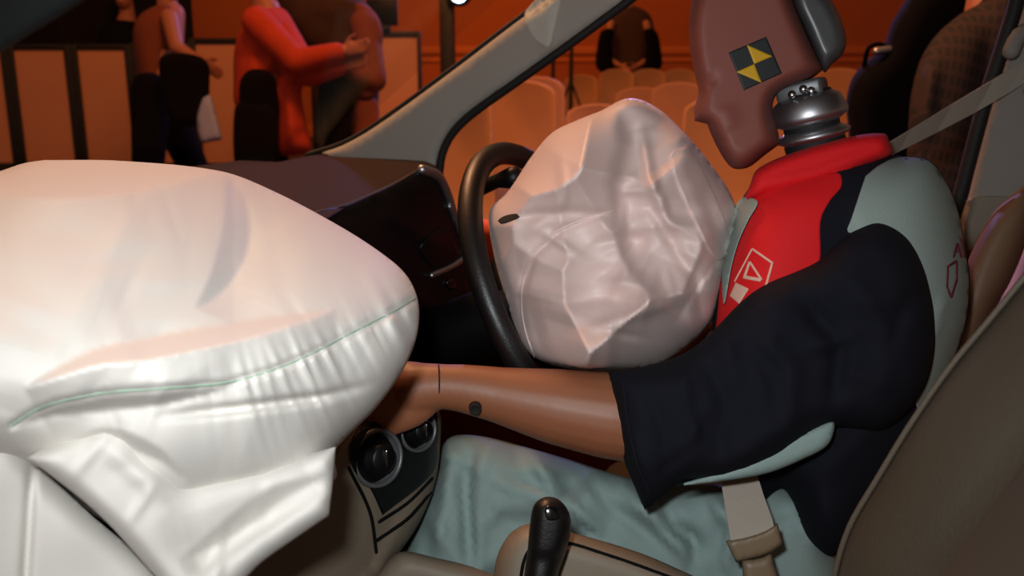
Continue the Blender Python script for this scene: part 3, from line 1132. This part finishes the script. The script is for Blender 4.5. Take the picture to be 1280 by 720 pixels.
# ------------------------------------------------------------------ seats
def curve_xz(pts, Y):
    return [on(py(Y), *p) for p in spline(pts, False, 14)]


ps = thing('passenger_seat', 'grey-brown leather passenger seat back at the right edge', 'seat', (0.1, 0.42, 0.24))
edge = curve_xz([(1330, 290), (1283, 343), (1240, 395), (1190, 455), (1140, 527), (1098, 596), (1064, 655), (1046, 715), (1036, 790), (1036, 900)], 0.655)
sec = [(0.52, -0.15), (0.60, -0.14), (0.655, -0.11), (0.680, -0.06), (0.678, -0.02), (0.655, 0.0), (0.625, -0.004), (0.595, -0.018), (0.575, -0.034), (0.56, -0.05), (0.42, -0.06), (0.28, -0.05), (0.265, -0.034), (0.245, -0.018), (0.215, -0.004), (0.185, 0.0), (0.162, -0.02), (0.16, -0.06), (0.185, -0.11), (0.24, -0.14), (0.32, -0.15)]


def seat_loft(section, edge_, closed=True, grow=0.0):
    vs, fs = [], []
    n, m = len(edge_), len(section)
    for i, p in enumerate(edge_):
        d = (edge_[min(i + 1, n - 1)] - edge_[max(i - 1, 0)]).normalized()
        nf = Vector((d.z, 0, -d.x))
        if nf.x > 0:
            nf = -nf
        for Y, o in section:
            vs.append(Vector((p.x, Y, p.z)) + nf * (o + grow))
    for i in range(n - 1):
        for k in range(m if closed else m - 1):
            k2 = (k + 1) % m
            fs.append((i * m + k, i * m + k2, (i + 1) * m + k2, (i + 1) * m + k))
    fs.append(tuple(range(m)))
    fs.append(tuple(range((n - 1) * m, n * m)))
    return mesh_of(vs, fs)


place('backrest', seat_loft(sec, edge), M['seat'], ps)
place('backrest_insert', seat_loft([(0.556, -0.06), (0.555, -0.044), (0.54, -0.040), (0.42, -0.048), (0.30, -0.040), (0.285, -0.044), (0.284, -0.06), (0.42, -0.075)], edge), M['seat_insert'], ps)
pe = []
for i, p in enumerate(edge):
    d = (edge[min(i + 1, len(edge) - 1)] - edge[max(i - 1, 0)]).normalized()
    nf = Vector((d.z, 0, -d.x))
    nf = -nf if nf.x > 0 else nf
    pe.append(Vector((p.x, 0.648, p.z)) + nf * 0.001)
place('piping', tube(pe, 0.0022, 6), M['seat_insert'], ps)
place('cushion', box_mesh((-0.42, 0.17, 0.28), (0.12, 0.62, 0.44), 0.05, 4), M['seat'], ps)
place('base', box_mesh((-0.35, 0.22, 0.23), (0.1, 0.58, 0.29), 0.02), M['dark_trim'], ps)

ds = thing('driver_seat', 'tan driver seat back showing behind the dummy shoulder', 'seat', (0.0, 1.1, 0.24))
dsf = Field([(1287, 230), (1262, 246), (1240, 268), (1214, 316), (1196, 370), (1150, 480), (1090, 620), (1040, 720), (1180, 720), (1216, 470), (1240, 394), (1264, 350), (1284, 300), (1296, 250)], 1.24, 0.09, 0.16, 0.5, seg=10)
place('backrest', dsf.solid(10), M['seat_tan'], ds)
place('cushion', box_mesh((-0.42, 0.86, 0.30), (0.1, 1.34, 0.46), 0.05, 4), M['seat'], ds)
place('base', box_mesh((-0.35, 0.9, 0.23), (0.08, 1.3, 0.31), 0.02), M['dark_trim'], ds)

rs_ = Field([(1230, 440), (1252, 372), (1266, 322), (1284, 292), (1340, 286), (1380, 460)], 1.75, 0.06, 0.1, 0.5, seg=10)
prop(place('rear_seat', rs_.solid(10), M['rear_seat']), 'pale rear seat with violet light painted into its colour in the gap above the passenger seat', 'seat')

# ------------------------------------------------------------------ console with gear lever
con = thing('centre_console', 'beige console box with rounded front behind the gear lever', 'console', (-0.1, 0.76, 0.44))
cf_ = Field([(612, 800), (618, 712), (626, 684), (642, 663), (666, 654), (720, 667), (800, 691), (872, 722), (960, 760), (960, 900), (640, 900)], 0.86, 0.05, 0.10, 0.35, seg=8)
co_ = place('box', cf_.solid(8), M['beige'], con)
place('lid_seam', cf_.cord([(648, 740), (660, 690), (690, 676), (760, 694), (850, 726)], 0.0016, 0.0), M['dark_trim'], con)
cfl = Field([(440, 760), (476, 712), (500, 690), (540, 696), (600, 712), (640, 735), (640, 800), (440, 800)], 0.95, 0.03, 0.05, 0.5, seg=8)
place('tray', cfl.solid(8), M['beige'], con)

gl = thing('gear_lever', 'black leather gear lever knob standing before the console box', 'gear lever', V(676, 790, 0.79))
gf = Field([(652, 790), (654, 730), (659, 690), (663, 650), (668, 630), (682, 621), (698, 624), (711, 640), (714, 662), (707, 690), (697, 722), (694, 790)], 0.775, 0.024, 0.024, 1.0, [step([(655, 694), (712, 694)], 4, -0.004, 40, 0)], seg=5)
go = place('knob', gf.solid(5), M['black_leather'], gl)
place('gate_badge', gf.patch([(682, 634), (696, 634), (699, 648), (684, 650)], 0.0008, 0.002, 5), M['black_gloss'], go)

# ------------------------------------------------------------------ crash test dummy
dm = thing('crash_test_dummy', 'crash test dummy in red, navy and grey overalls at the wheel', 'dummy', (-0.1, 1.05, 0.46))
DD = 1.05
hf = Field([(861, 45), (863, 12), (873, -18), (902, -48), (948, -60), (982, -36), (990, -5), (1009, 42), (1030, 86, 'c'), (1016, 97), (984, 110), (969, 121), (966, 140), (973, 166), (975, 180, 'c'), (956, 194), (936, 209), (918, 211), (908, 203), (897, 185), (889, 168), (884, 155, 'c'), (868, 151, 'c'), (868, 136), (873, 114), (866, 84)],
           DD, 0.074, 0.074, 0.38, [ridge([(880, 95), (892, 108)], 9, -0.006), ridge([(893, 176), (912, 172)], 3, -0.003), ridge([(905, 130), (915, 165)], 12, 0.003)], seg=4)
ho = place('head', hf.solid(5), M['head_skin'], dm)
capf = Field([(989, -5), (1002, -24), (1024, -16), (1043, 6), (1055, 34), (1058, 54), (1052, 70), (1040, 80), (1031, 91), (1024, 80), (1008, 42)], DD, 0.062, 0.062, 0.7, seg=4)
place('skull_cap', capf.solid(5), M['dark_metal'], dm)
mk = place('target_marker', hf.patch([(910.5, 65.7, 'c'), (957.8, 45.9, 'c'), (977.5, 91.7, 'c'), (929.8, 113, 'c')], 0.0012, 0.003, 6), M['marker_black'], ho)
place('marker_quarter', hf.patch([(933.4, 55.9, 'c'), (965.5, 70.3, 'c'), (942.8, 80, 'c')], 0.002, 0.003, 6), M['marker_yellow'], ho)
place('marker_quarter', hf.patch([(920.5, 90, 'c'), (942.8, 80, 'c'), (952, 103.6, 'c')], 0.002, 0.003, 6), M['marker_yellow'], ho)

nb, nt_ = V(1021, 192, DD), V(1000, 108, DD)
nax = (nt_ - nb).normalized() + Vector(-FWD) * 0.16
nk = place('neck', lathe([(0.028, -0.03), (0.033, 0.0), (0.034, 0.014), (0.028, 0.018), (0.031, 0.03), (0.031, 0.036), (0.028, 0.05), (0.028, 0.07), (0.0, 0.07)], nb, nax), M['rubber'], dm)
place('neck_disc', lathe([(0.030, 0.014), (0.040, 0.019), (0.041, 0.023), (0.031, 0.029)], nb, nax), M['satin'], nk)
place('neck_disc', lathe([(0.030, 0.034), (0.0415, 0.040), (0.0425, 0.046), (0.037, 0.062), (0.028, 0.068)], nb, nax), M['satin'], nk)
place('neck_bracket', box_mesh(V(1004, 113, DD) - Vector((0.026, 0.035, 0.009)), V(1004, 113, DD) + Vector((0.024, 0.035, 0.010)), 0.004, 2, Matrix.Rotation(-0.25, 3, 'Y')), M['dark_metal'], nk)
for bx, by in ((990, 118), (1004, 111), (1014, 113)):
    place('bolt', lathe([(0.0, 0.003), (0.003, 0.003), (0.0045, 0.001), (0.0045, -0.01)], V(bx, by, DD - 0.036), Vector((0, -1, 0.3)), 12), M['chrome'], nk)

# shirt: torso
tf = Field([(905, 322), (920, 268), (934, 238), (960, 214), (1010, 198), (1070, 186), (1122, 195), (1160, 199), (1180, 222), (1196, 258), (1207, 310), (1213, 352), (1209, 400), (1194, 450), (1168, 520), (1120, 600), (1046, 694), (1010, 676), (978, 610), (940, 640), (905, 600), (893, 520), (890, 430), (893, 370)],
           1.06, 0.12, 0.12, 0.8, [step([(1066, 215), (1062, 270), (1085, 300)], 6, -0.006, 60), ridge([(1010, 600), (1070, 560), (1130, 480)], 14, 0.006), crumple(21, (960, 470, 1190, 690), 10, 0.006, 60), ridge([(1185, 360), (1160, 440)], 6, 0.006)], seg=6)
shirt = place('shirt', tf.solid(7), M['navy'], dm)
shirt['label'] = 'navy overall top with red chest and grey shoulder'
place('chest_panel', tf.patch([(932, 262), (950, 236), (1000, 222), (1048, 216), (1052, 232), (1038, 250), (1026, 275), (1024, 330), (990, 420), (900, 440), (898, 380), (906, 330)], 0.003, 0.012), M['red'], shirt)
place('front_placket', tf.patch([(916, 268), (928, 247), (947, 252), (936, 274), (924, 300), (915, 330), (905, 380), (903, 330)], 0.017, 0.026, 4), M['grey_cloth'], shirt)
place('shoulder_yoke', tf.patch([(1082, 220, 'c'), (1100, 206), (1122, 197), (1160, 201), (1180, 224), (1196, 260), (1206, 312), (1211, 352), (1207, 400), (1192, 448), (1168, 500), (1150, 520), (1120, 380), (1110, 300), (1060, 290), (1064, 274, 'c')], 0.003, 0.012), M['grey_cloth'], shirt)
# collar
kf = Field([(932, 250), (938, 230), (946, 212), (985, 193), (1062, 171), (1106, 167), (1112, 178), (1115, 192), (1084, 208), (1050, 226), (1004, 237), (960, 245)], 1.02, 0.045, 0.10, 0.6, [ridge([(945, 232), (1020, 215), (1100, 186)], 5, 0.004)], seg=5)
place('collar', kf.solid(5), M['red'], shirt)
# printed badge on the chest
LOGO = 0.0055
def stroke(field, a, b, w, mt, name='print', off=LOGO, parent=shirt):
    a, b = np.array(a, float), np.array(b, float)
    d = (b - a) / np.linalg.norm(b - a)
    n_ = np.array([-d[1], d[0]]) * w / 2
    return place(name, field.patch([(*(a + n_), 'c'), (*(b + n_), 'c'), (*(b - n_), 'c'), (*(a - n_), 'c')], off, 0.003, 6), mt, parent)
for a, b, w in (((940, 311), (966, 329), 2.8), ((965.5, 328), (956, 362), 2.8), ((940, 311), (918, 352), 2.0), ((937, 327), (930, 347), 3.2), ((929, 346), (951, 350), 4.5), ((937, 327), (952, 350), 3.0)):
    stroke(tf, a, b, w, M['print_white'])
place('print', tf.patch([(912, 370, 'c'), (919.5, 353, 'c'), (936, 361, 'c'), (924, 380, 'c')], LOGO, 0.003, 6), M['print_white'], shirt)
for a, b, w in (((1185, 333), (1196, 326), 3.0), ((1196, 326), (1196, 350), 2.6), ((1196, 350), (1189, 372), 3.0), ((1189, 372), (1184, 358), 2.6), ((1184, 358), (1185, 333), 2.6),
                ((1192, 322), (1197, 304), 2.6), ((1197, 304), (1202, 322), 2.6), ((1194, 315), (1201, 313), 2.2), ((1201, 297), (1206, 322), 2.8), ((1199, 296), (1203, 290), 2.4)):
    stroke(tf, a, b, w, M['print_red'])

# near sleeve
slf = Field([(1066, 288), (1100, 277), (1138, 300), (1162, 355), (1169, 430), (1152, 492), (1104, 538), (1040, 538), (962, 585), (884, 604), (850, 606), (806, 637, 'c'), (794, 610), (780, 575), (768, 520), (760, 465, 'c'), (800, 459), (850, 444), (880, 424), (928, 376), (960, 353), (1000, 336), (1025, 323), (1046, 302)],
            lambda px, py: np.interp(px, [760, 900, 1100], [0.945, 0.95, 0.96]), 0.085, 0.075, 0.6, [ridge([(880, 440), (905, 500), (900, 580)], 11, -0.008), ridge([(930, 400), (990, 460), (985, 560)], 13, 0.009), ridge([(800, 470), (830, 540), (835, 610)], 9, -0.006),
            ridge([(990, 360), (1050, 430), (1040, 520)], 12, -0.014), ridge([(850, 460), (868, 530), (862, 590)], 8, 0.006), ridge([(1060, 340), (1110, 420), (1100, 500)], 15, 0.008), crumple(31, (770, 300, 1160, 620), 34, 0.010, 55)], seg=6)
slv = place('sleeve', slf.solid(7), M['navy'], shirt)
place('sleeve_hem', slf.patch([(761, 467), (776, 464), (784, 520), (796, 575), (810, 610), (818, 628), (806, 635), (794, 608), (780, 574), (769, 520)], 0.0012, 0.004, 6), M['navy'], slv)
ulf = Field([(1042, 527), (1036, 555), (1004, 574), (958, 592), (900, 602), (846, 607), (880, 596), (930, 578), (975, 552), (1010, 538)], 0.905, 0.012, 0.03, 0.8, seg=5)
place('under_panel', ulf.solid(5), M['teal_cloth'], slv)

# near arm: forearm, palm and five fingers in one skin
ab = bmesh.new()
arm_pts = spline([(840, 530, 0), (800, 523, 0), (760, 519, 0), (690, 507, 0), (620, 493, 0), (575, 485, 0), (545, 483, 0)], False, 15)
arm_r = np.interp(arm_pts[:, 0], [545, 575, 620, 690, 760, 800, 880], [0.0225, 0.0245, 0.0285, 0.0385, 0.0445, 0.046, 0.044])
aD = np.interp(arm_pts[:, 0], [545, 800], [0.945, 0.945])
tube([V(p[0], p[1], d) for p, d in zip(arm_pts, aD)], list(arm_r), 20, bm=ab)
tube([V(552, 483, 0.945), V(520, 486, 0.95)], [0.0235, 0.0275], 16, bm=ab)
w0, w1 = V(545, 482, 0.945), V(468, 505, 0.955)
way = (w1 - w0).normalized()
side = (V(480, 460, 0.95) - V(492, 520, 0.945)).normalized()
side = (side - way * side.dot(way)).normalized()
nrm = way.cross(side)
ball(ab, (w0 + w1) / 2 + way * 0.012, (0.056, 0.037, 0.020), (way, side, nrm), 3)
ball(ab, w1 - way * 0.006, (0.034, 0.039, 0.017), (way, side, nrm), 3)
for i, L in enumerate((0.070, 0.080, 0.074, 0.058)):
    b = w1 + way * 0.018 + side * (0.029 - 0.019 * i)
    k1 = b + way * L * 0.55 - Vector((0, 0, 0.006))
    k2 = k1 + (way * 0.8 + Vector((0, 0, -0.5))).normalized() * L * 0.45
    tube([b - way * 0.03, b, k1, k2], [0.010, 0.0098, 0.009, 0.0078], 10, bm=ab)
b = w0 + way * 0.045 + side * 0.028
tube([b, b + way * 0.03 + side * 0.022, b + way * 0.062 + side * 0.026], [0.013, 0.011, 0.009], 10, bm=ab)
arm_ = place('arm', fuse(ab, 0.0028, 6), M['dummy_skin'], dm)
arm_['label'] = 'brown vinyl forearm reaching forward'
place('wrist_seam', tube([V(548 + 1.2 * math.sin(a), 483.5 + 27.5 * math.cos(a), 0.945 - 0.0228 * math.sin(a)) for a in [math.pi * i / 14 for i in range(0, 15)]], 0.0008, 6), M['dark_hole'], arm_)
sc = V(594, 511, 0.917)
sdir = (Vector(EYE) - sc).normalized() + Vector((0, 0, -0.5))
place('screw_hole', lathe([(0.0, 0.0), (0.004, 0.001), (0.005, 0.003), (0.006, 0.0025), (0.0065, -0.004)], sc, sdir, 18), M['dark_hole'], arm_)
# far arm, low behind the bag
fa = bmesh.new()
tube([V(900, 420, 1.2), V(800, 465, 1.28), V(690, 440, 1.35)], [0.045, 0.042, 0.03], 16, bm=fa)
add_hand(fa, V(690, 440, 1.35), V(670, 450, 1.36) - V(720, 480, 1.34), Vector((0, 0, 1)))
fo = place('arm', fuse(fa, 0.004, 4), M['dummy_skin'], dm)

# trousers
qf = Field([(554, 556), (566, 545), (600, 545), (650, 557), (710, 574), (790, 598), (860, 606), (960, 600), (1020, 630), (1046, 690), (1050, 760), (960, 800), (820, 790), (700, 740), (640, 730), (590, 790), (500, 790), (498, 720), (510, 676), (530, 630), (546, 590)],
           1.12, 0.085, 0.09, 0.7,
           [ridge([(590, 545), (582, 620), (590, 720)], 9, -0.0252), ridge([(566, 560), (556, 630), (545, 690)], 8, 0.0144), step([(700, 640), (630, 640), (606, 660), (600, 730)], 8, 0.016, 40, 0.1), ridge([(650, 548), (700, 620), (770, 680)], 8, 0.0126), ridge([(690, 552), (760, 630), (850, 700)], 9, -0.0108), ridge([(745, 562), (800, 630), (880, 720)], 9, 0.0144),
            ridge([(790, 580), (850, 660), (910, 720)], 9, -0.0144), ridge([(610, 600), (680, 622), (720, 640)], 7, 0.0108), ridge([(880, 600), (915, 660), (905, 720)], 9, 0.0180), ridge([(985, 600), (1000, 650), (1030, 700)], 12, 0.0144), crumple(41, (510, 540, 1040, 720), 44, 0.011, 46)], seg=7)
tr = place('trousers', qf.solid(7), M['teal_cloth'], dm)
place('shoe', tube([V(508, 800, 1.10), V(470, 830, 1.12), V(440, 840, 1.13)], [0.045, 0.042, 0.035], 14), M['black_leather'], dm)

# ------------------------------------------------------------------ seat belt
belt = thing('seat_belt', 'grey driver seat belt from pillar loop to dummy and lap buckle', 'seat belt', V(940, 700, 0.98))
bpts = [(1330, 58, 1.24, 0.028), (1270, 96, 1.24, 0.027), (1230, 120, 1.235, 0.025), (1180, 148, 1.21, 0.021), (1130, 176, 1.17, 0.0155), (1104, 191, 1.14, 0.014), (1080, 206, 1.1, 0.014)]
cs_ = [V(a, b, d) for a, b, d, _ in bpts]
upv = Vector(UP)
ss_ = [(upv * 0.87 + Vector(RIGHT) * 0.48).normalized() * w for *_, w in bpts]
place('shoulder_strap', ribbon(cs_, ss_, 0.002), M['webbing'], belt)
anc = place('pillar_loop', tube(spline([tuple(V(1264, 64, 1.22)), tuple(V(1274, 44, 1.22)), tuple(V(1296, 36, 1.22)), tuple(V(1304, 90, 1.22)), tuple(V(1290, 112, 1.22))], False, 0.01), 0.011, 10), M['grey_trim'], belt)
lp = [(922, 590, 0.975), (930, 625, 0.958), (938, 655, 0.945), (944, 686, 0.94)]
place('lap_strap', ribbon([V(*p) for p in lp], [(Vector(RIGHT) * 0.97 + upv * 0.22) * w for w in (0.019, 0.021, 0.023, 0.024)], 0.002), M['webbing'], belt)
bkf = Field([(907, 676, 'c'), (930, 672), (955, 664), (972, 654, 'c'), (979, 680, 'c'), (960, 692), (920, 703, 'c')], 0.945, 0.014, 0.012, 0.35, seg=4)
bk = place('tongue', bkf.solid(4), M['buckle'], belt)
bkb = Field([(927, 700, 'c'), (950, 697), (964, 691, 'c'), (990, 800), (940, 810)], 0.95, 0.014, 0.012, 0.4, seg=6)
place('buckle', bkb.solid(5), M['buckle'], belt)

# ------------------------------------------------------------------ airbags
pa = thing('passenger_airbag', 'huge white inflated passenger airbag filling the left foreground', 'airbag', (-0.5, 0.4, 0.5))
tilt = lambda px, py: 0.60 + np.asarray(px) * 0.00028 + 0.00085 * 40 * np.log1p(np.exp((425 - np.asarray(py, float)) / 40))
seam_line = [(14, 532), (40, 515), (70, 503), (130, 491), (210, 485), (285, 478), (340, 463), (390, 442), (450, 411), (495, 388), (519, 373)]


def gathers(p):
    d, s, t = along(p, seam_line)
    x = t * 540
    n_ = np.array([noise.noise(Vector((a * 0.075, 3.1, 0))) + 0.6 * noise.noise(Vector((a * 0.16, 9.0, 0))) for a in x])
    below = np.where(s > 0, np.exp(-d / 42), np.exp(-d / 22) * 0.6)
    return 0.012 * n_ * below * np.clip((t - 0.42) / 0.2, 0, 1) * np.clip(d / 6, 0, 1)


bag = Field([(-150, 330), (-100, 245), (0, 214), (30, 204), (56, 200, 'c'), (150, 201), (276, 214), (340, 238), (420, 280), (475, 315), (508, 344), (523, 378), (521, 420), (504, 462), (470, 510), (432, 548), (418, 566), (418, 600), (300, 640), (150, 660), (40, 590), (-150, 580)],
            tilt, 0.12, 0.16, 1.0,
            [fold([(-140, 210), (290, 206)], 40, 0.060, 120),
             fold([(244, 384), (262, 345), (275, 300), (281, 255), (280, 212)], 36, -0.024, 60),
             fold([(30, 484), (70, 460), (120, 436), (180, 424), (240, 412), (330, 398), (418, 386)], 28, 0.036, 120),
             ridge(seam_line, 4, -0.005, 0.0), gathers,
             fold([(10, 535), (40, 516), (70, 504), (130, 492), (210, 486), (300, 477)], 22, -0.022, 60),
             ridge([(190, 522), (295, 511), (400, 497), (474, 478)], 6, -0.012, 0.3),
             fold([(60, 570), (130, 535), (200, 560), (235, 600)], 20, -0.012, 60),
             waves(2.0, 0.012, 0.005), crumple(51, (0, 220, 520, 640), 60, 0.0022, 55)], seg=5)
bo2 = place('cushion', bag.solid(4), M['airbag'], pa)
place('seam', bag.cord(seam_line, 0.0007, 0.0004), M['thread'], bo2)
flap = Field([(34, 572, 'c'), (80, 548), (140, 519, 'c'), (172, 540), (228, 603, 'c'), (300, 590), (360, 576), (420, 558, 'c'), (418, 590), (412, 645, 'c'), (330, 702), (280, 745), (215, 745), (196, 722), (120, 640)],
             lambda px, py: tilt(px, py) - 0.075, 0.028, 0.03, 0.5,
             [fold([(225, 700), (300, 634), (345, 606), (410, 590)], 26, -0.012, 50), step([(420, 606), (330, 662), (235, 725)], 8, -0.012, 60, 0.1), ridge([(120, 545), (180, 600), (230, 680)], 16, 0.006), waves(5.0, 0.015, 0.004), crumple(52, (35, 520, 420, 740), 24, 0.004, 45)], seg=5)
place('skirt_flap', flap.solid(5), M['airbag'], pa)
low = Field([(-170, 470), (-40, 478), (4, 500, 'c'), (22, 540), (36, 570, 'c'), (110, 640), (200, 722), (225, 800), (-170, 820)], lambda px, py: tilt(px, py) - 0.035, 0.03, 0.05, 0.35,
            [ridge([(42, 560), (30, 760)], 6, -0.006, 0.1), waves(8.0, 0.011, 0.006)], seg=7)
place('lower_panel', low.solid(4.5), M['airbag'], pa)

da = thing('driver_airbag', 'crumpled pinkish driver airbag between wheel and dummy', 'airbag', (-0.33, 1.05, 0.7))
dbag = Field([(612, 264), (636, 238), (664, 196), (690, 166), (722, 150), (752, 138), (780, 124), (802, 125), (826, 138), (850, 160), (872, 184), (892, 210), (912, 240), (921, 268), (914, 312), (904, 362), (890, 400), (862, 430), (820, 456), (750, 464), (690, 456), (660, 440), (644, 410), (630, 366), (616, 312)],
             1.08, 0.15, 0.12, 0.95,
             [step([(772, 130), (782, 180), (768, 230), (775, 290), (790, 340), (850, 395), (880, 410)], 8, 0.014, 70, 0.1) if False else step([(880, 410), (850, 395), (790, 340), (775, 290), (768, 230), (782, 180), (772, 130)], 10, -0.040, 110, 0.1),
              ridge([(655, 430), (650, 370), (668, 318), (705, 285), (770, 262)], 5, -0.006, 0.1), ridge([(620, 275), (700, 266), (785, 268)], 7, -0.008),
              ridge([(800, 150), (812, 220), (840, 290)], 7, 0.012), ridge([(830, 210), (815, 260), (850, 320), (880, 370)], 8, -0.010), ridge([(700, 190), (706, 240), (700, 270)], 7, 0.006),
              ridge([(720, 420), (770, 400), (860, 372)], 8, 0.010), ridge([(690, 380), (760, 372), (800, 380)], 8, -0.008), ridge([(655, 300), (700, 250)], 9, 0.005),
              facets(4, (600, 120, 930, 470), 28, 0.05), crumple(12, (630, 280, 900, 460), 20, 0.009, 40), crumple(17, (770, 130, 915, 400), 20, 0.010, 40)], seg=5)
dbo = place('cushion', dbag.solid(3.2), M['airbag_pink'], da)
place('tether_panel', dbag.patch([(838, 196), (858, 184), (880, 215), (908, 280), (912, 312), (898, 326), (880, 300)], 0.003, 0.006, 6), M['airbag_pink'], dbo)
place('vent_hole', dbag.patch([(622, 276), (630, 270), (646, 267), (650, 271), (640, 276), (626, 280)], 0.0012, 0.003, 5), M['dark_hole'], dbo)
place('seam', dbag.cord([(668, 446), (656, 410), (652, 366), (664, 322), (700, 287), (766, 264)], 0.0012, 0.0005), M['airbag_pink'], dbo)
